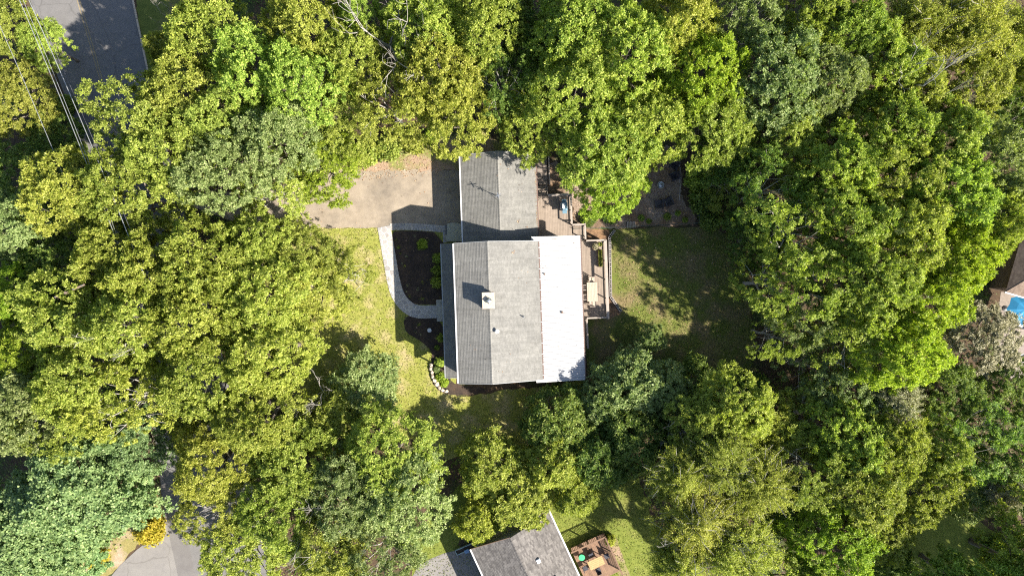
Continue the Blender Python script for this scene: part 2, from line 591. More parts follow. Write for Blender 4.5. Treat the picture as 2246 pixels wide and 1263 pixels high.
def thing(name, label, cat, loc=(0, 0, 0), rz=0.0, group=None):
    o = bpy.data.objects.new(name, None)
    o.empty_display_size = 0.3
    C.objects.link(o)
    o.location = loc
    o.rotation_euler = (0, 0, rz)
    return tag(o, label, cat, group)


def copy_tree(o, parent=None):
    c = o.copy()
    C.objects.link(c)
    c.parent = parent
    for ch in list(o.children):
        copy_tree(ch, c)
    return c


def smooth_poly(pts, it=2):
    for _ in range(it):
        q = []
        for i in range(len(pts)):
            a, b = pts[i], pts[(i + 1) % len(pts)]
            q.append((a[0] * .75 + b[0] * .25, a[1] * .75 + b[1] * .25))
            q.append((a[0] * .25 + b[0] * .75, a[1] * .25 + b[1] * .75))
        pts = q
    return pts


def rough_edge(pts, step=0.35, amp=0.12, seed=1):
    """resample a closed outline and make it wander"""
    r_ = random.Random(seed)
    out = []
    for i in range(len(pts)):
        a, b = Vector(pts[i]), Vector(pts[(i + 1) % len(pts)])
        n = max(1, int((b - a).length / step))
        for j in range(n):
            p = a.lerp(b, j / n)
            out.append((p.x + r_.uniform(-amp, amp), p.y + r_.uniform(-amp, amp)))
    return out


def sheet(name, pts, z, mat, kind='structure', skirt=0.0):
    """flat sheet from an outline (world x, y), triangulated by Blender"""
    me = bpy.data.meshes.new(name)
    from mathutils.geometry import tessellate_polygon
    vs = [Vector((p[0], p[1], z)) for p in pts]
    tris = tessellate_polygon([vs])
    area = sum(vs[i].x * vs[(i + 1) % len(vs)].y - vs[(i + 1) % len(vs)].x * vs[i].y for i in range(len(vs)))
    fs = []
    for t in tris:
        a, b, c = (vs[i] for i in t)
        if (b - a).cross(c - a).z < 0:
            t = (t[0], t[2], t[1])
        fs.append(list(t))
    if skirt:
        n = len(vs)
        vs += [Vector((p.x, p.y, z - skirt)) for p in vs]
        for i in range(n):
            j = (i + 1) % n
            fs.append([n + i, n + j, j, i] if area > 0 else [i, j, n + j, n + i])
    me.from_pydata([tuple(p) for p in vs], [], fs)
    me.materials.append(MATS[mat])
    me.update()
    o = link(name, me)
    if kind:
        o['kind'] = kind
    return o


def P(*pts):
    """photo pixels on the ground -> (x, y) list"""
    return [tuple(at(a, b).xy) for a, b in pts]


# ------------------------------------------------------------------ the setting: ground, lawns, road, drives, beds
gm = MB()
gm.add([(-260, -260, 0), (260, -260, 0), (260, 260, 0), (-260, 260, 0)], [[0, 1, 2, 3]])
tag(gm.build('ground', 'forest_floor'), kind='structure')

front = P((560, 500), (830, 498), (1000, 498), (1000, 870), (1285, 835), (1300, 880), (1290, 960), (1120, 985), (960, 1010),
          (900, 960), (830, 930), (700, 980), (640, 900), (600, 760), (560, 620))
sheet('lawn_front', rough_edge(front, 0.5, 0.15, 2), 0.006, 'grass_front')
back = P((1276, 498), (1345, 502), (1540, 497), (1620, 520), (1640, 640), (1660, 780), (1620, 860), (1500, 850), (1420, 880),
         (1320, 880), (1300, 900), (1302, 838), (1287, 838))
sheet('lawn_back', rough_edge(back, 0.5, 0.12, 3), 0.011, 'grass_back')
nl = P((905, 1263), (905, 1190), (960, 1110), (1010, 1060), (1230, 1040), (1400, 1040), (1440, 1160), (1500, 1290), (1480, 1420), (1200, 1500), (900, 1450))
sheet('lawn_neighbour', rough_edge(nl, 0.5, 0.15, 4), 0.007, 'grass_lush')
rl = P((1900, 1180), (2000, 1120), (2120, 1120), (2200, 1180), (2300, 1260), (2260, 1380), (1880, 1380))
sheet('lawn_clearing', rough_edge(rl, 0.5, 0.15, 5), 0.008, 'grass_lush')
vl = P((292, -120), (297, 0), (322, 160), (420, 160), (430, 0), (430, -120))
sheet('lawn_verge', rough_edge(vl, 0.5, 0.1, 6), 0.009, 'grass_back')
cl = P((2150, 150), (2330, 120), (2330, 330), (2190, 330), (2160, 260))
sheet('lawn_corner', rough_edge(cl, 0.5, 0.1, 7), 0.0065, 'grass_back')
dry = P((150, 1290), (170, 1240), (230, 1200), (290, 1150), (330, 1090), (352, 1065), (372, 1150), (300, 1195), (215, 1290))
sheet('verge_dry', rough_edge(dry, 0.4, 0.1, 8), 0.010, 'grass_dry')

road = P((52, -200), (66, 0), (112, 130), (150, 230), (235, 480), (300, 760), (340, 960), (356, 1085), (395, 1263), (420, 1420),
         (640, 1420), (600, 1263), (560, 1090), (520, 900), (430, 560), (330, 190), (290, 0), (262, -200))
sheet('road', road, 0.020, 'asphalt_road')
# worn yellow centre line
cl_pts = [at(160, -120), at(172, 0), at(215, 150), at(300, 450), at(375, 760)]
mb = MB()
for off in (-0.12, 0.12):
    for a, b in zip(cl_pts[:-1], cl_pts[1:]):
        d = (b - a).normalized()
        s = Vector((-d.y, d.x, 0))
        a2, b2 = a + s * off, b + s * off
        z = Vector((0, 0, 0.025))
        mb.add([a2 - s * 0.05 + z, b2 - s * 0.05 + z, b2 + s * 0.05 + z, a2 + s * 0.05 + z], [[0, 1, 2, 3]])
tag(mb.build('road_marking', 'road_line'), kind='structure')
# low kerb on the right side of the road: one stone after another
kp = [at(262, -200), at(290, 0), at(330, 190), at(352, 270)]
kerb = bpy.data.objects.new('kerb', None)
C.objects.link(kerb)
tag(kerb, kind='structure')
for a, b in zip(kp[:-1], kp[1:]):
    n = max(1, int((b - a).length / 0.95))
    for i in range(n):
        p, q = a.lerp(b, (i + .02) / n), a.lerp(b, (i + .98) / n)
        MB().bar(p + Vector((0.08, 0, 0.05)), q + Vector((0.08, 0, 0.05)), 0.16, 0.10).build('kerb_stone', 'kerb_stone', kerb)

pale = P((215, 1300), (262, 1240), (300, 1205), (352, 1165), (362, 1140), (366, 1150), (398, 1290), (398, 1400), (180, 1400))
sheet('driveway_pale', pale, 0.0245, 'asphalt_pale')
sheet('road_shoulder', P((352, 1066), (372, 1063), (404, 1150), (436, 1290), (436, 1400), (398, 1400), (397, 1290), (366, 1150)), 0.0285, 'asphalt_patch')

drive = P((380, 440), (470, 470), (560, 505), (664, 500), (833, 500), (1014, 503), (1012, 375), (960, 372), (860, 368), (790, 366), (740, 372), (700, 390), (560, 420), (440, 420))
sheet('driveway', rough_edge(drive, 0.6, 0.05, 9), 0.016, 'driveway')
lit = P((770, 345), (860, 325), (950, 300), (1060, 290), (1130, 330), (1015, 345), (1013, 378), (955, 374), (860, 374), (790, 376))
sheet('leaf_litter_strip', rough_edge(lit, 0.35, 0.18, 10), 0.0195, 'litter')
nd = P((880, 1300), (905, 1263), (920, 1235), (975, 1212), (1030, 1200), (1075, 1300))
sheet('driveway_neighbour', nd, 0.014, 'asphalt_pale')

bed1 = smooth_poly(P((856, 508), (890, 505), (972, 510), (976, 600), (976, 668), (900, 668), (880, 650), (868, 600), (860, 560)), 1)
sheet('mulch_bed', bed1, 0.024, 'mulch_dark')
bed2 = smooth_poly(P((884, 700), (900, 690), (980, 700), (984, 830), (1003, 845), (1075, 852), (1060, 862), (985, 868), (952, 850), (944, 815), (946, 795), (948, 770),
                     (920, 745), (890, 730)), 1)
sheet('mulch_bed', bed2, 0.0245, 'mulch_dark')
sheet('mulch_bed', rough_edge(P((1284, 503), (1336, 503), (1337, 522), (1339, 652), (1362, 688), (1334, 700), (1331, 640), (1328, 528), (1284, 528)), 0.3, 0.04, 11), 0.019, 'mulch_brown')
sheet('gravel_area', rough_edge(P((1180, 420), (1215, 350), (1340, 420), (1405, 340), (1470, 320), (1492, 330), (1494, 440), (1525, 462), (1528, 492), (1348, 500), (1256, 503), (1256, 425), (1215, 425)), 0.3, 0.22, 12), 0.018, 'gravel')

# ------------------------------------------------------------------ stone path: every flagstone a piece
def clip_half(poly, px, py, nx, ny):
    out = []
    n = len(poly)
    for i in range(n):
        a, b = poly[i], poly[(i + 1) % n]
        da = (a[0] - px) * nx + (a[1] - py) * ny
        db = (b[0] - px) * nx + (b[1] - py) * ny
        if da <= 0:
            out.append(a)
        if da * db < 0:
            t = da / (da - db)
            out.append((a[0] + (b[0] - a[0]) * t, a[1] + (b[1] - a[1]) * t))
    return out


def voronoi_rect(w, h, seeds, gap):
    cells = []
    for i, s in enumerate(seeds):
        poly = [(0, 0), (w, 0), (w, h), (0, h)]
        for j, t in enumerate(seeds):
            if i == j:
                continue
            dx, dy = t[0] - s[0], t[1] - s[1]
            d = math.hypot(dx, dy)
            if d > 3:
                continue
            nx, ny = dx / d, dy / d
            mx, my = (s[0] + t[0]) / 2 - nx * gap / 2, (s[1] + t[1]) / 2 - ny * gap / 2
            poly = clip_half(poly, mx, my, nx, ny)
            if len(poly) < 3:
                break
        if len(poly) >= 3:
            cells.append(poly)
    return cells


def poly_area(p):
    return abs(sum(p[i][0] * p[(i + 1) % len(p)][1] - p[(i + 1) % len(p)][0] * p[i][1] for i in range(len(p)))) / 2


def stone_path(center, widths, dens, gap, seed, mortar, name, z0=0.024):
    """strip along a centre line (photo pixels); flagstones are children of the mortar bed"""
    pts = [at(*p) for p in center]
    # smooth the centre line
    fine = []
    for i in range(len(pts) - 1):
        p0, p1, p2, p3 = pts[max(i - 1, 0)], pts[i], pts[i + 1], pts[min(i + 2, len(pts) - 1)]
        for k in range(8):
            t = k / 8
            fine.append(0.5 * ((2 * p1) + (p2 - p0) * t + (2 * p0 - 5 * p1 + 4 * p2 - p3) * t * t + (3 * p1 - p0 - 3 * p2 + p3) * t ** 3))
    fine.append(pts[-1])
    cum = [0]
    for a, b in zip(fine[:-1], fine[1:]):
        cum.append(cum[-1] + (b - a).length)
    Ltot = cum[-1]
    W = widths

    def mp(u, v):
        u = max(0, min(Ltot, u))
        i = 0
        while i < len(cum) - 2 and cum[i + 1] < u:
            i += 1
        t = (u - cum[i]) / max(1e-6, cum[i + 1] - cum[i])
        p = fine[i].lerp(fine[i + 1], t)
        d = (fine[min(i + 2, len(fine) - 1)] - fine[max(i - 1, 0)]).normalized()
        return (p.x - d.y * (v - W / 2), p.y + d.x * (v - W / 2))
    n = 60
    lft = [mp(Ltot * i / n, 0) for i in range(n + 1)]
    rgt = [mp(Ltot * i / n, W) for i in range(n + 1)]
    base = sheet(name, lft + rgt[::-1], z0, mortar, skirt=0.02)
    r_ = random.Random(seed)
    seeds = []
    tries = 0
    while tries < 6000:
        tries += 1
        s = (r_.uniform(0, Ltot), r_.uniform(0.05, W - 0.05))
        dd = dens * r_.uniform(0.55, 1.15)
        if all(math.hypot(s[0] - t[0], s[1] - t[1]) > dd for t in seeds):
            seeds.append(s)
    for poly in voronoi_rect(Ltot, W, seeds, gap):
        if poly_area(poly) < 0.02:
            continue
        rr = []
        for i in range(len(poly)):
            a, b = poly[i], poly[(i + 1) % len(poly)]
            m = max(1, int(math.dist(a, b) / 0.3))
            for k in range(m):
                t = k / m
                rr.append((a[0] + (b[0] - a[0]) * t + r_.uniform(-.012, .012), a[1] + (b[1] - a[1]) * t + r_.uniform(-.012, .012)))
        cx = sum(p[0] for p in rr) / len(rr)
        cy = sum(p[1] for p in rr) / len(rr)
        w3 = [mp(*p) for p in rr]
        c3 = mp(cx, cy)
        ar = sum(w3[i][0] * w3[(i + 1) % len(w3)][1] - w3[(i + 1) % len(w3)][0] * w3[i][1] for i in range(len(w3)))
        if ar < 0:
            w3 = w3[::-1]
        loc = [(p[0] - c3[0], p[1] - c3[1]) for p in w3]
        o = MB().prism(loc, -0.02, r_.uniform(0.014, 0.022), 0.008).build('flagstone', 'flagstone', base)
        o.location = (c3[0], c3[1], z0)
    return base


stone_path([(842, 497), (848, 530), (855, 570), (862, 610), (872, 645), (890, 670), (915, 683), (960, 683)], 1.25, 0.60, 0.06, 5, 'mortar', 'flagstone_path', 0.0300)
stone_path([(855, 498), (890, 497), (930, 499), (980, 503)], 0.66, 0.36, 0.035, 8, 'mortar_dark', 'flagstone_path', 0.0285)
stone_path([(976, 506), (977, 532)], 0.42, 0.33, 0.035, 9, 'mortar_dark', 'flagstone_path', 0.0275)

# ------------------------------------------------------------------ the house (local frame turned 2 degrees)
TH = R(2.0)


def HL(px, py, h=0.0):
    p = at(px, py, h)
    c, s = math.cos(TH), math.sin(TH)
    return Vector((p.x * c + p.y * s, -p.x * s + p.y * c, h))


def roof_slope(name, eave, ridge, y0, y1, mat, parent, exposure=0.144, thick=0.14, step=0.013, seed=1, axis_rz=0.0):
    """stepped shingle courses from an eave (x, z) to a ridge (x, z) along local y"""
    r_ = random.Random(seed)
    (xe, ze), (xr, zr) = eave, ridge
    run, rise = xr - xe, zr - ze
    sl = math.hypot(run, rise)
    ux, uz = run / sl, rise / sl
    nx, nz = (-uz, ux) if ux > 0 else (uz, -ux)
    n = int(round(sl / exposure))
    m = MB()
    for i in range(n):
        a, b = sl * i / n, sl * (i + 1) / n
        w = r_.uniform(-0.004, 0.004)
        lo = (xe + ux * a + nx * (step + w), ze + uz * a + nz * (step + w))
        lb = (xe + ux * a, ze + uz * a)
        hi = (xe + ux * b, ze + uz * b)
        vs = [(lo[0], y0, lo[1]), (lo[0], y1, lo[1]), (hi[0], y1, hi[1]), (hi[0], y0, hi[1]), (lb[0], y0, lb[1] - 0.002), (lb[0], y1, lb[1] - 0.002)]
        fs = [[0, 1, 2, 3], [4, 5, 1, 0]]
        m.add(vs, fs)
    # decking below
    d = thick
    e0, r0 = (xe - nx * 0.004, ze - nz * 0.004), (xr - nx * 0.004, zr - nz * 0.004)
    vs = [(e0[0], y0, e0[1]), (e0[0], y1, e0[1]), (r0[0], y1, r0[1]), (r0[0], y0, r0[1])]
    vs += [(p[0], p[1], p[2] - d) for p in vs]
    m.add(vs, [[0, 1, 2, 3], [7, 6, 5, 4], [0, 4, 5, 1], [1, 5, 6, 2], [2, 6, 7, 3], [3, 7, 4, 0]])
    return m.build(name, mat, parent)


def ridge_cap(x, z, y0, y1, mat, parent, n=40, w=0.15, drop=0.07):
    m = MB()
    for i in range(n):
        a, b = y0 + (y1 - y0) * i / n, y0 + (y1 - y0) * (i + 1) / n
        zl, zh = z + 0.02, z + 0.032
        m.add([(x - w, a, zl - drop), (x, a, zl), (x + w, a, zl - drop), (x - w, b, zh - drop), (x, b, zh), (x + w, b, zh - drop)],
              [[0, 1, 4, 3], [1, 2, 5, 4], [3, 4, 5], [2, 1, 0]])
    return m.build('ridge_cap', mat, parent)


house = thing('house', 'grey shingled house with white metal rear roof, at the centre', 'house', (0, 0, 0), TH)
XE, XR, XB = -5.02, -2.01, 2.47
Y0, Y1 = -8.27, 4.10
ZE, ZR = 5.45, 6.49
ZB = ZR - (XB - XR) * (ZR - ZE) / (XR - XE)
# walls of the two-storey block
mw = MB()
mw.add([(-4.7, -7.95, 0), (2.1, -7.95, 0), (2.1, 3.8, 0), (-4.7, 3.8, 0), (-4.7, -7.95, 5.42), (2.1, -7.95, 4.82), (2.1, 3.8, 4.82), (-4.7, 3.8, 5.42),
        (XR, -7.95, 6.30), (XR, 3.8, 6.30)],
       [[0, 1, 5, 8, 4], [1, 2, 6, 5], [2, 3, 7, 9, 6], [3, 0, 4, 7]])
mw.build('wall', 'siding_wall', house)
rs = roof_slope('roof_slope', (XE, ZE), (XR, ZR), Y0, Y1, 'shingle_grey', house, seed=1)
rb = roof_slope('roof_slope', (XB, ZB), (XR, ZR), Y0, Y1, 'shingle_grey', house, seed=2)
ridge_cap(XR, ZR, Y0, Y1, 'shingle_grey', house, 44)
# gutters and rake boards
MB().bar((XE - 0.06, Y0, ZE - 0.05), (XE - 0.06, Y1, ZE - 0.05), 0.11, 0.11).build('gutter', 'gutter_white', house)
MB().bar((XB + 0.065, Y0 + 0.05, ZB - 0.06), (XB + 0.065, Y1 - 0.05, ZB - 0.06), 0.11, 0.11).build('gutter', 'gutter_brown', house)
for yy in (Y0 - 0.03, Y1 + 0.03):
    MB().bar((XE, yy, ZE - 0.075), (XR, yy, ZR - 0.075), 0.045, 0.19).build('rake_board', 'trim_grey', house)
    MB().bar((XB, yy, ZB - 0.075), (XR, yy, ZR - 0.075), 0.045, 0.19).build('rake_board', 'trim_grey', house)
# gutter hangers seen as bright ticks along the rear eave
for i in range(13):
    MB().box((XB + 0.07, Y0 + 0.4 + i * 0.95, ZB + 0.005), (0.14, 0.045, 0.02)).build('gutter_hanger', 'gutter_white', house)
# pent roof along the front
PX0, PX1 = -6.42, -4.72
pent = roof_slope('pent_roof', (PX0, 2.75), (PX1, 3.35), -8.06, 4.30, 'shingle_grey', house, seed=3)
MB().bar((PX0 - 0.05, -8.06, 2.70), (PX0 - 0.05, 4.30, 2.70), 0.09, 0.10).build('gutter', 'trim_grey', house)
MB().bar((PX0 - 0.02, -8.09, 2.68), (PX1, -8.09, 3.30), 0.05, 0.17).build('rake_board', 'trim_grey', house)
for y in (-7.9, -4.0, 0.2, 4.1):
    MB().box((PX0 + 0.12, y, 1.33), (0.12, 0.12, 2.66)).build('porch_post', 'white_paint', house)
# windows and the front door, on the walls below the eaves
def window(x, y, z, w, h, side, parent=house):
    """side: 'x-' , 'x+' , 'y-' , 'y+' outward direction"""
    sx = {'x-': -1, 'x+': 1}.get(side)
    if sx:
        f = MB()
        for dz in (-h / 2, h / 2):
            f.box((x + sx * 0.03, y, z + dz), (0.08, w + 0.16, 0.08))
        for dy in (-w / 2, w / 2):
            f.box((x + sx * 0.028, y + dy, z), (0.07, 0.08, h - 0.08))
        o = f.build('window', 'white_paint', parent)
        MB().box((x + sx * 0.02, y, z), (0.04, w - 0.08, h - 0.08)).build('pane', 'window_glass', o)
    else:
        sy = 1 if side == 'y+' else -1
        f = MB()
        for dz in (-h / 2, h / 2):
            f.box((x, y + sy * 0.03, z + dz), (w + 0.16, 0.08, 0.08))
        for dx in (-w / 2, w / 2):
            f.box((x + dx, y + sy * 0.028, z), (0.08, 0.07, h - 0.08))
        o = f.build('window', 'white_paint', parent)
        MB().box((x, y + sy * 0.02, z), (w - 0.08, 0.04, h - 0.08)).build('pane', 'window_glass', o)


for y in (-6.4, -3.6, 2.4):
    window(-4.7, y, 1.5, 1.3, 1.3, 'x-')
for y in (-6.4, -3.6, -0.8, 2.2):
    window(-4.7, y, 4.4, 1.2, 1.2, 'x-')
window(-1.0, -7.95, 4.3, 1.2, 1.2, 'y-')
window(-1.0, -7.95, 1.5, 1.4, 1.3, 'y-')
dr = MB().box((-4.73, -1.6, 1.15), (0.08, 1.0, 2.1), bevel=0.01).build('door', 'siding_brown', house)
MB().box((-4.79, -1.25, 1.1), (0.06, 0.05, 0.14)).build('handle', 'galvanized', dr)

# chimney
ch = MB().box((-2.09, -1.0, 6.42), (0.92, 1.28, 1.4)).build('chimney', 'chimney_stone', house)
MB().box((-2.09, -1.0, 7.16), (1.06, 1.42, 0.13), bevel=0.02).build('chimney_cap', 'chimney_stone', ch)
mf = MB().box((-2.02, -1.03, 7.33), (0.36, 0.36, 0.22))
mf.build('flue', 'black_metal', ch)
mf = MB().lathe((-2.02, -1.03, 7.44), [(0.30, 0.0), (0.31, 0.02), (0.16, 0.13), (0.03, 0.16)], 4)
mf.build('flue_cover', 'galvanized', ch)
# step flashing round the chimney
MB().box((-2.09, -1.0, 6.30), (1.04, 1.40, 0.32)).build('flashing', 'metal_fade', ch)


def front_z(x):
    return ZE + (x - XE) * (ZR - ZE) / (XR - XE)


def rear_z(x):
    return ZR - (x - XR) * (ZR - ZE) / (XR - XE)


# vents on the main roof
v = HL(1090, 727, 6.9)
vp = MB().lathe((v.x, v.y, rear_z(v.x) - 0.1), [(0.09, 0), (0.09, 0.42)], 12).build('vent_pipe', 'galvanized', house)
MB().lathe((v.x, v.y, rear_z(v.x) + 0.30), [(0.185, 0), (0.185, 0.05), (0.05, 0.13)], 16).build('vent_cap', 'white_paint', vp)
v = HL(1148, 695, 6.2)
vp = MB().lathe((v.x, v.y, rear_z(v.x) - 0.1), [(0.05, 0), (0.05, 0.45)], 10).build('vent_pipe', 'black_metal', house)
MB().lathe((v.x, v.y, rear_z(v.x) - 0.02), [(0.12, -.03), (0.12, 0.05), (0.06, 0.12)], 12).build('vent_boot', 'galvanized', vp)

# white metal rear roof: one panel after another
WX0, WX1, WY0, WY1 = 1.90, 6.38, -8.55, 4.49
WZ0, WZ1 = 4.42, 3.62
patio = bpy.data.objects.new('patio_roof', None)
C.objects.link(patio)
patio.parent = house
npan = 20
pw = (WY1 - WY0) / npan
wl = math.hypot(WX1 - WX0, WZ1 - WZ0)
pm = MB()
prof = []
for k in range(3):
    b0 = k * pw / 3
    prof += [(b0, 0.05), (b0 + 0.02, 0.05), (b0 + 0.048, 0.0), (b0 + pw / 3 - 0.024, 0.0)]
prof.append((pw - 0.002, 0.046))
nprof = len(prof)
for (x, z) in ((0, 0), (WX1 - WX0, WZ1 - WZ0)):
    for (yy, zz) in prof:
        pm.v.append(Vector((x, yy, z + zz)))
for i in range(nprof - 1):
    pm.f.append([i, nprof + i, nprof + i + 1, i + 1])
pme = mesh_from('metal_panel', pm.v, pm.f, 'white_metal_roof')
for i in range(npan):
    o = link('metal_panel', pme, patio)
    o.location = (WX0, WY0 + i * pw, WZ0 + (0.001 if i % 2 else 0.0))
MB().add([(WX0, WY0 + .02, WZ0 - .012), (WX1 - .03, WY0 + .02, WZ1 - .012), (WX1 - .03, WY1 - .02, WZ1 - .012), (WX0, WY1 - .02, WZ0 - .012),
          (WX0, WY0 + .02, WZ0 - .15), (WX1 - .03, WY0 + .02, WZ1 - .15), (WX1 - .03, WY1 - .02, WZ1 - .15), (WX0, WY1 - .02, WZ0 - .15)],
         [[0, 1, 2, 3], [7, 6, 5, 4], [0, 4, 5, 1], [1, 5, 6, 2], [2, 6, 7, 3], [3, 7, 4, 0]]).build('roof_deck', 'siding_brown', patio)
MB().bar((WX1 + 0.05, WY0, WZ1 - 0.06), (WX1 + 0.05, WY1, WZ1 - 0.06), 0.10, 0.11).build('gutter', 'gutter_brown', patio)
MB().bar((WX0, WY0 - 0.025, WZ0 - 0.04), (WX1, WY0 - 0.025, WZ1 - 0.04), 0.045, 0.16).build('rake_board', 'white_paint', patio)
MB().bar((WX0, WY1 + 0.03, WZ0 - 0.04), (WX1, WY1 + 0.03, WZ1 - 0.04), 0.045, 0.16).build('rake_board', 'white_paint', patio)
# sunroom walls below
MB().box((4.0, -2.1, 1.85), (3.78, 12.3, 3.60)).build('wall', 'siding_wall', house)
for y in (-7.0, -5.0, -3.0, -1.0, 1.0, 3.0):
    window(5.89, y, 2.1, 1.5, 1.5, 'x+')
def white_z(x):
    return WZ0 + (x - WX0) * (WZ1 - WZ0) / (WX1 - WX0)
for (px, py, r_) in ((1233, 685, 0.085), (1194, 601, 0.06)):
    v = HL(px, py, 4.0)
    MB().lathe((v.x, v.y, white_z(v.x) - 0.02), [(r_ * 1.5, 0), (r_ * 1.5, 0.03), (r_, 0.06), (r_, 0.22), (r_ * 0.75, 0.23)], 12).build('roof_vent', 'brown_planter', patio)

# garage wing
GXL, GXR, GXB = -4.40, -0.90, 2.60
GZ, GZR = 2.50, 3.64
GY0, GY1 = 3.75, 12.48
MB().add([(-4.1, 3.9, 0), (2.3, 3.9, 0), (2.3, 12.15, 0), (-4.1, 12.15, 0), (-4.1, 3.9, 2.48), (2.3, 3.9, 2.48), (2.3, 12.15, 2.48), (-4.1, 12.15, 2.48), (-.9, 3.9, 3.46), (-.9, 12.15, 3.46)],
         [[0, 1, 5, 8, 4], [1, 2, 6, 5], [2, 3, 7, 9, 6], [3, 0, 4, 7]]).build('wall', 'siding_wall', house)
roof_slope('roof_slope', (GXL, GZ), (GXR, GZR), GY0 + .35, GY1, 'shingle_grey', house, seed=4)
roof_slope('roof_slope', (GXB, GZ), (GXR, GZR), GY0 + .35, GY1, 'shingle_grey', house, seed=5)
ridge_cap(GXR, GZR, GY0 + .4, GY1, 'shingle_grey', house, 30)
MB().bar((GXL - 0.06, GY0 + .4, GZ - 0.05), (GXL - 0.06, GY1, GZ - 0.05), 0.11, 0.11).build('gutter', 'gutter_white', house)
MB().bar((GXB + 0.06, GY0 + .4, GZ - 0.05), (GXB + 0.06, GY1, GZ - 0.05), 0.11, 0.11).build('gutter', 'gutter_brown', house)
for xa in (GXL, GXB):
    MB().bar((xa, GY1 + 0.03, GZ - 0.07), (GXR, GY1 + 0.03, GZR - 0.07), 0.045, 0.18).build('rake_board', 'trim_grey', house)
for y in (6.4, 10.0):
    d_ = MB().box((-4.13, y, 1.1), (0.07, 2.7, 2.15)).build('garage_door', 'white_paint', house)
    for k in range(4):
        MB().box((-4.175, y, 0.32 + k * 0.52), (0.03, 2.6, 0.46), bevel=0.008).build('door_panel', 'white_paint', d_)
window(2.3, 8.5, 1.5, 1.2, 1.1, 'x+')
# brown needles and leaves caught along the rear garage gutter
rl_ = random.Random(5)
md = MB()
for i in range(150):
    y = rl_.uniform(GY0 + .6, GY1 - 1.5)
    x = GXB - abs(rl_.gauss(0, 0.07))
    z = GZ + (GXB - x) * 0.326 + 0.03
    a = rl_.uniform(0, 6.28)
    s = rl_.uniform(0.03, 0.07)
    md.add([(x - s * math.cos(a), y - s * math.sin(a), z), (x + s * .5 * math.sin(a), y - s * .5 * math.cos(a), z + .01), (x + s * math.cos(a), y + s * math.sin(a), z + .006)], [[0, 1, 2]])
tag(md.build('fallen_leaves', 'dry_leaf'), 'brown dry leaves caught along the rear garage gutter', 'leaves', kind='stuff').parent = None
bpy.data.objects['fallen_leaves'].rotation_euler = (0, 0, TH)

# roof antenna on the garage ridge
v = HL(1093, 431, 4.1)
ant = thing('roof_antenna', 'thin metal antenna mast on the garage ridge', 'antenna', Matrix.Rotation(TH, 4, 'Z') @ Vector((v.x, v.y, GZR + 0.02)), TH + R(20))
MB().tube([(0, 0, -0.05), (0, 0, 1.35)], 0.028, 8).build('mast', 'galvanized', ant)
for z, l in ((1.30, 0.55), (0.85, 0.40)):
    MB().bar((-l / 2, 0, z), (l / 2, 0, z), 0.035).build('crossbar', 'galvanized', ant)
    MB().bar((0, -l / 2, z - 0.04), (0, l / 2, z - 0.04), 0.035).build('crossbar', 'galvanized', ant)
mm = MB()
for k in range(3):
    a = k * 2.1
    mm.bar((0, 0, 0.5), (math.cos(a) * 0.35, math.sin(a) * 0.35, -0.05 - 0.13 * abs(math.cos(a))), 0.02)
mm.build('brace', 'galvanized', ant)

# pale landing between the garage and the front bed
lp = [HL(*p, 0) for p in ((979, 530), (1018, 530), (1017, 494), (1005, 490), (990, 489), (980, 492))]
lw = [Matrix.Rotation(TH, 4, 'Z') @ p for p in lp]
cx = sum(p.x for p in lw) / 6
cy = sum(p.y for p in lw) / 6
land = thing('entry_landing', 'pale concrete entry landing with curved edge beside the garage', 'landing', (cx, cy, 0))
MB().prism([(p.x - cx, p.y - cy) for p in lw], 0.0, 0.32, 0.03).build('slab', 'concrete_tan', land)
MB().box((-0.83, -0.05, 0.335), (0.09, 0.95, 0.03)).build('grate', 'black_metal', land)
# two stone steps at the front door
st = thing('front_step', 'grey stone front step where the path meets the house', 'step', at(964, 682), TH)
MB().box((0.05, 0.05, 0.09), (0.62, 2.1, 0.18), bevel=0.02).build('lower_tread', 'concrete', st)
MB().box((0.30, -0.05, 0.17), (0.5, 1.5, 0.32), bevel=0.02).build('upper_tread', 'concrete', st)

# ------------------------------------------------------------------ rear deck: boards, stairs, rails
deck = thing('wooden_deck', 'tan wooden deck with stairs and railings behind the house', 'deck', (0, 0, 0), TH)


def deck_area(x0, x1, y0, y1, z, parent, mat='deck_board', bw=0.142, gap=0.008, seed=1):
    n = max(1, int(round((x1 - x0) / (bw + gap))))
    w = (x1 - x0) / n
    me = MB().box((0, 0, -0.018), (w - gap, y1 - y0, 0.036)).build('deck_board', mat, parent)
    me.location = (x0 + w / 2, (y0 + y1) / 2, z)
    for i in range(1, n):
        o = me.copy()
        C.objects.link(o)
        o.parent = parent
        o.location = (x0 + w * (i + .5), (y0 + y1) / 2, z)
    mb_ = MB()
    for yy in np.linspace(y0 + .1, y1 - .1, max(2, int((y1 - y0) / 1.2) + 1)):
        mb_.box(((x0 + x1) / 2, yy, z - 0.11), (x1 - x0 - .04, 0.05, 0.14))
    nx = max(2, int((x1 - x0) / 1.6) + 1)
    for xx in np.linspace(x0 + .12, x1 - .12, nx):
        for yy in (y0 + .12, y1 - .12):
            mb_.box((xx, yy, (z - 0.18) / 2), (0.1, 0.1, z - 0.18))
    mb_.build('joist_frame', 'red_wood', parent)


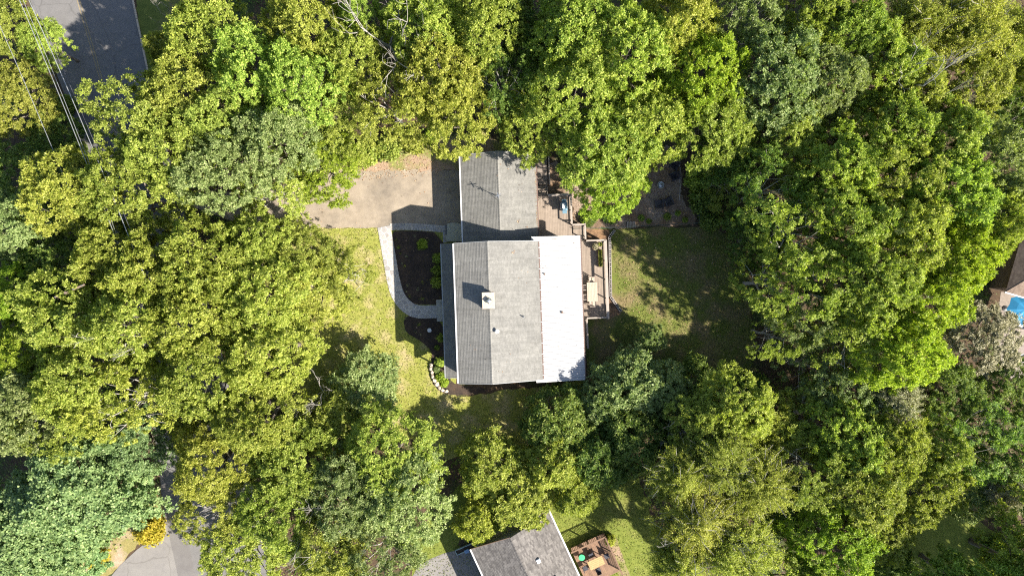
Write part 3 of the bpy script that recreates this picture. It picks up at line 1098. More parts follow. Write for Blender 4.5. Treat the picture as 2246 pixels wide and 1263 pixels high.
def railing(parent, pts, z, cap_w=0.14, hgt=1.0, mat='deck_rail', low=True, step=1.7, balusters=0.0):
    for (a, b) in zip(pts[:-1], pts[1:]):
        a, b = Vector((a[0], a[1], 0)), Vector((b[0], b[1], 0))
        d = (b - a).normalized()
        MB().bar(a - d * cap_w / 2 + Vector((0, 0, z + hgt)), b + d * (cap_w / 2 - 0.003) + Vector((0, 0, z + hgt)), cap_w, 0.04).build('rail_cap', mat, parent)
        if low:
            MB().bar(a + Vector((0, 0, z + 0.14)), b + Vector((0, 0, z + 0.14)), 0.05, 0.09).build('bottom_rail', mat, parent)
            for hh in (0.36, 0.58, 0.80):
                MB().tube([a + Vector((0, 0, z + hh)), b + Vector((0, 0, z + hh))], 0.004, 4).build('cable', 'wire_dark', parent)
        n = max(1, int(round((b - a).length / step)))
        for i in range(n + 1):
            p = a.lerp(b, i / n)
            MB().box((p.x, p.y, z + hgt / 2 - 0.02), (0.09, 0.09, hgt - 0.003)).build('post', mat, parent)
        if balusters:
            k = max(2, int((b - a).length / balusters))
            for i in range(1, k):
                p = a.lerp(b, i / k)
                MB().box((p.x, p.y, z + hgt / 2 - .02), (0.04, 0.04, hgt - 0.05)).build('baluster', mat, parent)


deck_area(2.42, 5.90, 4.55, 8.66, 0.86, deck)
deck_area(5.96, 7.15, 4.35, 5.80, 0.62, deck)
deck_area(5.96, 9.05, -3.15, 4.27, 0.44, deck)
deck_area(5.96, 7.02, -5.95, -3.20, 0.44, deck)
railing(deck, [(3.75, 8.60), (5.84, 8.60)], 0.86)
railing(deck, [(5.84, 8.52), (5.84, 5.86)], 0.86)
railing(deck, [(5.98, 5.76), (7.10, 5.76)], 0.62)
railing(deck, [(7.10, 5.68), (7.10, 4.42)], 0.62)
railing(deck, [(7.25, 4.22), (8.98, 4.22)], 0.44)
railing(deck, [(8.98, 4.10), (8.98, -3.10)], 0.44, cap_w=0.26)
railing(deck, [(8.85, -3.10), (7.05, -3.10)], 0.44)
railing(deck, [(6.98, -3.24), (6.98, -5.90)], 0.44)
# stairs from the upper deck to the paver patio
for i in range(4):
    MB().box((3.06, 8.66 + 0.13 + i * 0.27, 0.86 - (i + 1) * 0.172 - 0.02), (1.26, 0.25, 0.045)).build('stair_tread', 'deck_board', deck)
for xx in (2.40, 3.72):
    MB().bar((xx, 8.66, 0.72), (xx, 9.78, 0.02), 0.05, 0.24).build('stair_stringer', 'deck_rail', deck)

# paver patio above the stairs
pav = bpy.data.objects.new('paver_patio', None)
C.objects.link(pav)
tag(pav, kind='structure')
pav.rotation_euler = (0, 0, TH)
pmesh = None
for i in range(3):
    for j in range(8):
        if pmesh is None:
            o = MB().box((0, 0, 0.02), (0.44, 0.36, 0.05), bevel=0.01).build('paver', 'paver', pav)
            pmesh = o.data
        else:
            o = link('paver', pmesh, pav)
        o.location = (2.65 + i * 0.46, 10.05 + j * 0.38, 0.02)
tmb = thing('landscape_timber', 'weathered timber edging along the patio pavers', 'timber', Matrix.Rotation(TH, 4, 'Z') @ Vector((3.98, 11.4, 0)), TH)
for k in range(2):
    MB().box((0, -0.8 + k * 1.62, 0.12), (0.13, 1.58, 0.2), bevel=0.02).build('beam', 'deck_rail', tmb)


def hw(x, y, z=0.0):
    return Matrix.Rotation(TH, 4, 'Z') @ Vector((x, y, z))


# grill on the upper deck
g = HL(1238, 453, 1.6)
grill = thing('barbecue_grill', 'blue-grey gas grill against the upper deck railing', 'grill', hw(g.x, g.y, 0.86), TH)
MB().box((0, 0, 0.40), (0.50, 0.72, 0.62), bevel=0.02).build('cabinet', 'grill_blue', grill)
MB().add(*(lambda pr: ([(x, y, z) for y in (-0.38, 0.38) for (x, z) in pr],
                       [[i, (i + 1) % len(pr), len(pr) + (i + 1) % len(pr), len(pr) + i][::-1] for i in range(len(pr))] + [list(range(len(pr))), list(range(len(pr), 2 * len(pr)))[::-1]]))(
    [(-0.30, 0.74), (-0.30, 0.86), (-0.18, 1.02), (0.10, 1.06), (0.27, 0.96), (0.30, 0.74)])).build('lid', 'grill_blue', grill)
MB().box((-0.11, 0.02, 1.058), (0.20, 0.5, 0.02)).build('lid_plate', 'white_paint', grill)
for s in (-1, 1):
    MB().box((0.0, s * 0.53, 0.80), (0.42, 0.28, 0.04), bevel=0.01).build('side_shelf', 'grill_blue', grill)
MB().tube([(-0.36, -0.28, 0.88), (-0.36, 0.28, 0.88)], 0.018, 8).build('handle', 'galvanized', grill)
mk = MB()
for i in range(4):
    mk.box((-0.33, -0.24 + i * 0.16, 0.76), (0.05, 0.05, 0.05))
mk.build('control_knob', 'black_metal', grill)
for sx in (-1, 1):
    for sy in (-1, 1):
        MB().tube([(sx * 0.2, sy * 0.3, 0.0), (sx * 0.2, sy * 0.3, 0.12)], 0.04, 8).build('caster', 'black_metal', grill)

# dining table and chairs on the lower deck
t = HL(1299, 640, 1.2)
ZT = 0.44
table = thing('dining_table', 'pale wooden dining table on the lower deck', 'table', hw(t.x, t.y, ZT), TH)
for i in range(7):
    MB().box((-0.42 + i * 0.14, 0, 0.735), (0.132, 1.80, 0.035), bevel=0.006).build('table_slat', 'table_wood', table)
MB().box((0, 0, 0.675), (0.84, 1.6, 0.08)).build('apron', 'table_wood', table)
for sx in (-1, 1):
    for sy in (-1, 1):
        MB().box((sx * 0.38, sy * 0.78, 0.32), (0.07, 0.07, 0.64)).build('leg', 'table_wood', table)


def chair(name, label, x, y, z, rz, group, mat='table_wood', frame='deck_rail', w=0.5):
    c = thing(name, label, 'chair', hw(x, y, z), TH + rz, group)
    MB().box((0, 0, 0.44), (w, 0.46, 0.04), bevel=0.01).build('seat', mat, c)
    for s in (-1, 1):
        MB().bar((s * (w / 2 - .02), 0.21, 0.0), (s * (w / 2 - .02), 0.21, 0.655), 0.035).build('front_leg', frame, c)
        MB().bar((s * (w / 2 - .02), -0.22, 0.0), (s * (w / 2 - .02), -0.30, 0.92), 0.035).build('back_leg', frame, c)
        MB().bar((s * (w / 2 - .01), 0.25, 0.67), (s * (w / 2 - .01), -0.26, 0.67), 0.05, 0.025).build('armrest', frame, c)
    for k in range(5):
        MB().bar((-w * .36 + k * w * .18, -0.235, 0.48), (-w * .36 + k * w * .18, -0.295, 0.88), 0.05, 0.015).build('back_slat', mat, c)
    MB().bar((-w / 2, -0.30, 0.905), (w / 2, -0.30, 0.905), 0.03, 0.06).build('top_rail', frame, c)
    return c


G1 = 'chairs around the deck table'
chair('patio_chair', 'patio chair at the upper end of the dining table, toward the planters', t.x + 0.02, t.y + 1.12, ZT, math.pi, G1)
chair('patio_chair', 'patio chair at the lower end of the dining table', t.x - 0.02, t.y - 1.12, ZT, 0.0, G1)
chair('patio_chair', 'upper patio chair between the dining table and white roof', t.x - 0.72, t.y + 0.42, ZT, -math.pi / 2, G1)
chair('patio_chair', 'lower patio chair between the dining table and white roof', t.x - 0.72, t.y - 0.48, ZT, -math.pi / 2, G1)

# ------------------------------------------------------------------ foliage generators
def leaves(centers, normals, size, rng, aspect=0.62, tilt=0.55, fold=0.16):
    """one folded leaf quad per centre"""
    n = len(centers)
    nr = normals + rng.normal(0, tilt, (n, 3))
    nr /= np.linalg.norm(nr, axis=1, keepdims=True) + 1e-9
    ref = rng.normal(0, 1, (n, 3))
    t = np.cross(nr, ref)
    t /= np.linalg.norm(t, axis=1, keepdims=True) + 1e-9
    b = np.cross(nr, t)
    s = (size * rng.uniform(0.65, 1.35, n))[:, None]
    v = np.empty((n, 4, 3))
    v[:, 0] = centers - t * s * 0.5
    v[:, 1] = centers + b * s * 0.5 * aspect + nr * s * fold
    v[:, 2] = centers + t * s * 0.5
    v[:, 3] = centers - b * s * 0.5 * aspect + nr * s * fold
    return v.reshape(-1, 3), np.arange(n * 4).reshape(n, 4)


def unit(rng, n, zmin=-1.0):
    d = rng.normal(0, 1, (n * 4 + 40, 3))
    d /= np.linalg.norm(d, axis=1, keepdims=True)
    d = d[d[:, 2] > zmin]
    while len(d) < n:
        d = np.vstack([d, d])
    return d[:n]


def crown_cloud(seed, RR=4.5, zc=8.0, hz=3.6, lobes=13, per_lobe=13, sub=9, per_sub=26, leaf=0.2, lobe_r=(0.30, 0.46), clus_r=0.62,
                sub_r=0.30, flat=0.62, tilt=0.55, up=0.55, spread=0.62):
    """crown -> lobes (limbs) -> clusters (branches) -> sprays (twigs) -> leaves"""
    rng = np.random.default_rng(seed)
    C_, Nn = [], []
    ends = []
    for i in range(lobes):
        a = i * 2.39996 + rng.uniform(-.35, .35)
        q = (i + 0.5) / lobes
        rad = RR * spread * math.sqrt(q) * rng.uniform(0.85, 1.18)
        zz = zc + hz * 0.55 * (1 - q ** 1.3) + rng.uniform(-.7, .7) - 0.25 * hz * q
        lr = RR * rng.uniform(*lobe_r)
        lc = np.array([rad * math.cos(a), rad * math.sin(a), zz])
        d = unit(rng, per_lobe, -0.35)
        cc = lc + d * lr * rng.uniform(0.62, 1.08, (per_lobe, 1)) * np.array([1, 1, 0.78])
        ends.append((lc, cc))
        for j in range(per_lobe):
            cr = clus_r * rng.uniform(0.65, 1.3)
            ds = unit(rng, sub, -0.45)
            sc = cc[j] + ds * cr * rng.uniform(0.45, 1.0, (sub, 1)) * np.array([1, 1, flat])
            for k in range(sub):
                m = int(per_sub * rng.uniform(0.6, 1.4))
                o = rng.normal(0, sub_r * 0.55, (m, 3)) * np.array([1, 1, flat])
                C_.append(sc[k] + o)
                nn = np.tile(np.array([0, 0, up]) + d[j] * 0.35 + ds[k] * 0.3, (m, 1))
                Nn.append(nn)
    C_ = np.vstack(C_)
    Nn = np.vstack(Nn)
    v, f = leaves(C_, Nn, leaf, rng, tilt=tilt)
    return v, f, ends


def canopy_cloud(seed, RR=4.5, zc=8.2, hz=2.8, clusters=300, sprays=7, per=19, leaf=0.17, clus_r=0.44, depth=1.1, bumps=16, bump_a=1.0,
                 up=0.8, tilt=0.5, power=2.2, gap=0.0, aspect=0.52):
    """broad uneven dome -> branch clusters -> starry leaf sprays"""
    rng = np.random.default_rng(seed)
    ph = rng.uniform(0, 6.28, 4)
    ba = rng.uniform(0, 6.28, bumps)
    br = RR * np.sqrt(rng.uniform(0.02, 0.9, bumps))
    bx, by = br * np.cos(ba), br * np.sin(ba)
    bh = rng.uniform(-0.55, 1.0, bumps) * bump_a
    bw = rng.uniform(0.55, 1.25, bumps)

    def edge(a):
        return RR * (1 + 0.10 * np.sin(3 * a + ph[0]) + 0.09 * np.sin(5 * a + ph[1]) + 0.05 * np.sin(9 * a + ph[2]) + 0.04 * np.sin(14 * a + ph[3]))

    def top(x, y):
        r_ = np.hypot(x, y)
        k = np.clip(r_ / edge(np.arctan2(y, x)), 0, 1.15)
        z = zc + hz * (1 - k ** power)
        for j in range(bumps):
            z = z + bh[j] * np.exp(-((x - bx[j]) ** 2 + (y - by[j]) ** 2) / (2 * bw[j] ** 2))
        return z
    a = rng.uniform(0, 6.28, clusters)
    rr = np.sqrt(rng.uniform(0, 1, clusters)) * edge(a) * 0.97
    x, y = rr * np.cos(a), rr * np.sin(a)
    if gap:
        n_ = np.sin(x * 1.1 + ph[0]) + np.sin(y * 1.3 + ph[1]) + np.sin((x + y) * 0.8 + ph[2])
        keep = n_ > (-3 + gap * 3)
        x, y = x[keep], y[keep]
    z = top(x, y) - rng.exponential(depth * 0.45, len(x)) + 0.1
    cc = np.column_stack([x, y, z])
    # skirt of lower clusters round the rim so that the side reads as leaves
    m = clusters // 5
    a2 = rng.uniform(0, 6.28, m)
    r2 = edge(a2) * rng.uniform(0.72, 1.0, m)
    sk = np.column_stack([r2 * np.cos(a2), r2 * np.sin(a2), zc - rng.uniform(0.0, 2.4, m)])
    cc = np.vstack([cc, sk])
    n = len(cc)
    cr = clus_r * rng.uniform(0.55, 1.45, n)
    sp = cc[:, None, :] + unit(rng, n * sprays, -1).reshape(n, sprays, 3) * (cr[:, None] * rng.uniform(0.3, 1.0, (n, sprays)))[..., None] * np.array([1, 1, 0.6])
    sp = sp.reshape(-1, 3)
    ns = len(sp)
    nrm = np.array([0, 0, up]) + rng.normal(0, tilt, (ns, 3)) + np.column_stack([sp[:, 0], sp[:, 1], np.zeros(ns)]) / RR * 0.35
    nrm /= np.linalg.norm(nrm, axis=1, keepdims=True)
    s0 = np.cross(nrm, rng.normal(0, 1, (ns, 3)))
    s0 /= np.linalg.norm(s0, axis=1, keepdims=True)
    s1 = np.cross(nrm, s0)
    ang = rng.uniform(0, 6.28, (ns, per))
    size = leaf * rng.uniform(0.6, 1.35, (ns, per))
    off = size * rng.uniform(0.35, 1.0, (ns, per))
    d = s0[:, None] * np.cos(ang)[..., None] + s1[:, None] * np.sin(ang)[..., None]
    lift = rng.normal(0, 0.35, (ns, per))[..., None] * nrm[:, None]
    t = d + lift
    t /= np.linalg.norm(t, axis=2, keepdims=True)
    b = np.cross(nrm[:, None] + rng.normal(0, 0.45, (ns, per, 3)), t)
    b /= np.linalg.norm(b, axis=2, keepdims=True) + 1e-9
    nn = np.cross(t, b)
    c = sp[:, None] + t * off[..., None] + rng.normal(0, 0.05, (ns, per, 3))
    L_, W_ = size[..., None], (size * aspect)[..., None]
    v = np.empty((ns, per, 4, 3))
    v[:, :, 0] = c - t * L_ * 0.5
    v[:, :, 1] = c + b * W_ * 0.5 + nn * L_ * 0.12 + t * L_ * 0.08
    v[:, :, 2] = c + t * L_ * 0.5
    v[:, :, 3] = c - b * W_ * 0.5 + nn * L_ * 0.12 + t * L_ * 0.08
    v = v.reshape(-1, 3)
    f = np.arange(len(v)).reshape(-1, 4)
    ends = []
    for i in range(11):
        aa = i * 2.4 + rng.uniform(-.3, .3)
        q = RR * 0.68 * math.sqrt((i + .5) / 11)
        lc = np.array([q * math.cos(aa), q * math.sin(aa), zc + hz * 0.25 - rng.uniform(0.3, 1.0)])
        dist = np.linalg.norm(cc - lc, axis=1)
        ends.append((lc, cc[np.argsort(dist)[[2, 6, 10, 14]]]))
    return v, f, ends


def feather_cloud(seed, RR=4.2, zc=7.6, hz=4.2, twigs=820, per=66, leaf=0.135):
    """fine drooping sprays along many thin twigs, wispy outline"""
    rng = np.random.default_rng(seed)
    C_, Nn = [], []
    ends = []
    nl = 15
    lob = []
    for i in range(nl):
        a = i * 2.39996 + rng.uniform(-.4, .4)
        q = (i + .5) / nl
        rad = RR * 0.66 * math.sqrt(q)
        lob.append(np.array([rad * math.cos(a), rad * math.sin(a), zc + hz * (0.5 - 0.75 * q) + rng.uniform(-.8, .8)]))
    for i in range(twigs):
        lc = lob[rng.integers(nl)]
        d = unit(rng, 1, -0.3)[0]
        st = lc + d * rng.uniform(0.1, 0.9) * RR * 0.24
        dr = d * np.array([1, 1, 0.35]) + np.array([0, 0, 0.15]) + rng.normal(0, 0.25, 3)
        ln = rng.uniform(0.7, 1.6)
        t = rng.uniform(0, 1, per)[:, None]
        p = st + dr * ln * t - np.array([0, 0, 0.35]) * t ** 2 + rng.normal(0, 0.10, (per, 3))
        C_.append(p)
        Nn.append(np.tile(np.array([0, 0, 0.7]) + d * 0.3, (per, 1)))
        if i % 6 == 0:
            ends.append((lc, np.array([st + dr * ln])))
    v, f = leaves(np.vstack(C_), np.vstack(Nn), leaf, rng, aspect=0.5, tilt=0.6)
    return v, f, ends


def wood_mesh(name, ends, mat, zsplit=4.0, r0=0.24, seed=1, tips=3, sides=6):
    """tapered trunk, a limb to every lobe, branches to some clusters"""
    r_ = random.Random(seed)
    m = MB()
    top = Vector((0, 0, zsplit + 2.2))
    m.tube([(0, 0, -0.1), (0.03, 0.02, 0.6), (r_.uniform(-.1, .1), r_.uniform(-.1, .1), zsplit * .6), (r_.uniform(-.15, .15), r_.uniform(-.15, .15), zsplit), top],
           [r0 * 1.45, r0 * 1.08, r0 * 0.9, r0 * 0.75, r0 * 0.4], 8)
    tr = m
    b = MB()
    for lc, cc in ends:
        lc = Vector(lc)
        st = Vector((0, 0, zsplit * r_.uniform(0.75, 1.35)))
        mid = st.lerp(lc, 0.5) + Vector((r_.uniform(-.3, .3), r_.uniform(-.3, .3), r_.uniform(-.1, .5)))
        b.tube([st, mid, lc], [r0 * .42, r0 * .28, r0 * .15], sides, False)
        for c in list(cc)[:tips]:
            c = Vector(c)
            md = lc.lerp(c, 0.55) + Vector((r_.uniform(-.15, .15), r_.uniform(-.15, .15), r_.uniform(-.05, .2)))
            b.tube([lc, md, c + (c - lc) * 0.12], [r0 * .14, r0 * .09, r0 * .03], 4, False)
    return mesh_from(name + '_trunk', tr.v, tr.f, mat, True), mesh_from(name + '_branches', b.v, b.f, mat, True)


PROTO = {}


def proto(key, cloud, seed, leafmat, bark='bark', **kw):
    v, f, ends = cloud(seed, **kw)
    zs = 4.0
    tm, bm = wood_mesh(key, ends, bark, zs, 0.24, seed)
    lm = mesh_np(key + '_crown', v, f, leafmat)
    PROTO[key] = (tm, bm, lm, float(v[:, 2].max()))


for k in range(7):
    proto('broad%d' % k, canopy_cloud, 11 + k, 'leaf_green', bumps=14 + k, hz=2.4 + 0.2 * k, bump_a=0.9 + 0.08 * k)
for k in range(3):
    proto('loose%d' % k, canopy_cloud, 31 + k, 'leaf_green', clusters=240, sprays=6, per=16, depth=1.2, gap=0.8, bump_a=1.3, leaf=0.17, bark='bark_pale')
for k in range(2):
    proto('dense%d' % k, canopy_cloud, 51 + k, 'leaf_blue', clusters=380, sprays=7, per=16, leaf=0.19, tilt=0.35, up=1.0, hz=3.4, aspect=0.7)
for k in range(3):
    proto('feather%d' % k, feather_cloud, 71 + k, 'leaf_feather', bark='bark_pale')
for k in range(3):
    proto('small%d' % k, canopy_cloud, 91 + k, 'leaf_green', clusters=260, sprays=6, per=14, leaf=0.26, clus_r=0.55, zc=6.4, hz=4.4, depth=1.6, power=2.0, bump_a=1.2)

SP = {  # kind -> (object name, prototypes, leaf material)
    'Y': ('yellow_green_tree', ['broad0', 'broad1', 'broad2', 'broad3', 'broad4', 'broad5', 'broad6', 'loose0'], 'leaf_yellow'),
    'O': ('olive_tree', ['broad1', 'broad3', 'broad5', 'loose1', 'broad6'], 'leaf_olive'),
    'G': ('green_tree', ['broad0', 'broad2', 'broad4', 'broad6', 'broad3', 'broad5'], 'leaf_green'),
    'g': ('green_tree', ['loose0', 'loose1', 'loose2'], 'leaf_green'),
    'e': ('grey_green_tree', ['loose2', 'loose0', 'loose1'], 'leaf_grey'),
    'o': ('olive_tree', ['loose1', 'loose2', 'loose0'], 'leaf_olive'),
    'E': ('grey_green_tree', ['broad2', 'broad0', 'loose2', 'broad1'], 'leaf_grey'),
    'D': ('dark_green_tree', ['broad4', 'broad1', 'loose0', 'broad2'], 'leaf_deep'),
    'B': ('blue_green_tree', ['dense0', 'dense1'], 'leaf_blue'),
    'C': ('copper_tree', ['broad1', 'broad2'], 'leaf_copper'),
    'T': ('tan_tree', ['feather1', 'feather2'], 'leaf_tan'),
    'F': ('feathery_tree', ['feather0', 'feather1', 'feather2'], 'leaf_feather'),
    'L': ('lime_tree', ['broad3', 'broad0'], 'leaf_bright'),
    'S': ('small_tree', ['small0', 'small1', 'small2'], 'leaf_grey'),
    'Z': ('small_tree', ['small1', 'small2', 'small0'], 'leaf_yellow'),
    'X': ('small_tree', ['small2', 'small0', 'small1'], 'leaf_deep'),
}
NAMES = {'yellow_green_tree': 'broadleaf_tree', 'olive_tree': 'broadleaf_tree', 'green_tree': 'broadleaf_tree', 'grey_green_tree': 'broadleaf_tree',
         'dark_green_tree': 'broadleaf_tree', 'blue_green_tree': 'broadleaf_tree', 'copper_tree': 'copper_leaved_tree', 'tan_tree': 'feathery_tree',
         'feathery_tree': 'feathery_tree', 'lime_tree': 'broadleaf_tree', 'small_tree': 'small_tree'}
tr_rnd = random.Random(42)
tree_n = {}


def tree(kind, px, py, r_px, H, label, group='trees around the property'):
    nm, protos, mat = SP[kind]
    k = tree_n.get(kind, 0)
    tree_n[kind] = k + 1
    tm, bm, lm, ztop = PROTO[protos[k % len(protos)]]
    hc = H * 0.70
    rr = r_px * S * (1 - hc / CAM_H)
    p = at(px, py, hc)
    o = thing(NAMES[nm], label, 'tree', (p.x, p.y, 0), tr_rnd.uniform(0, 6.28), group)
    sxy = rr * 1.10 / 4.5
    o.scale = (sxy * tr_rnd.uniform(.94, 1.06), sxy * tr_rnd.uniform(.94, 1.06), H / ztop)
    link('trunk', tm, o)
    link('branches', bm, o)
    cr = link('crown', lm, o)
    cr.material_slots[0].link = 'OBJECT'
    cr.material_slots[0].material = MATS[mat]
    return o

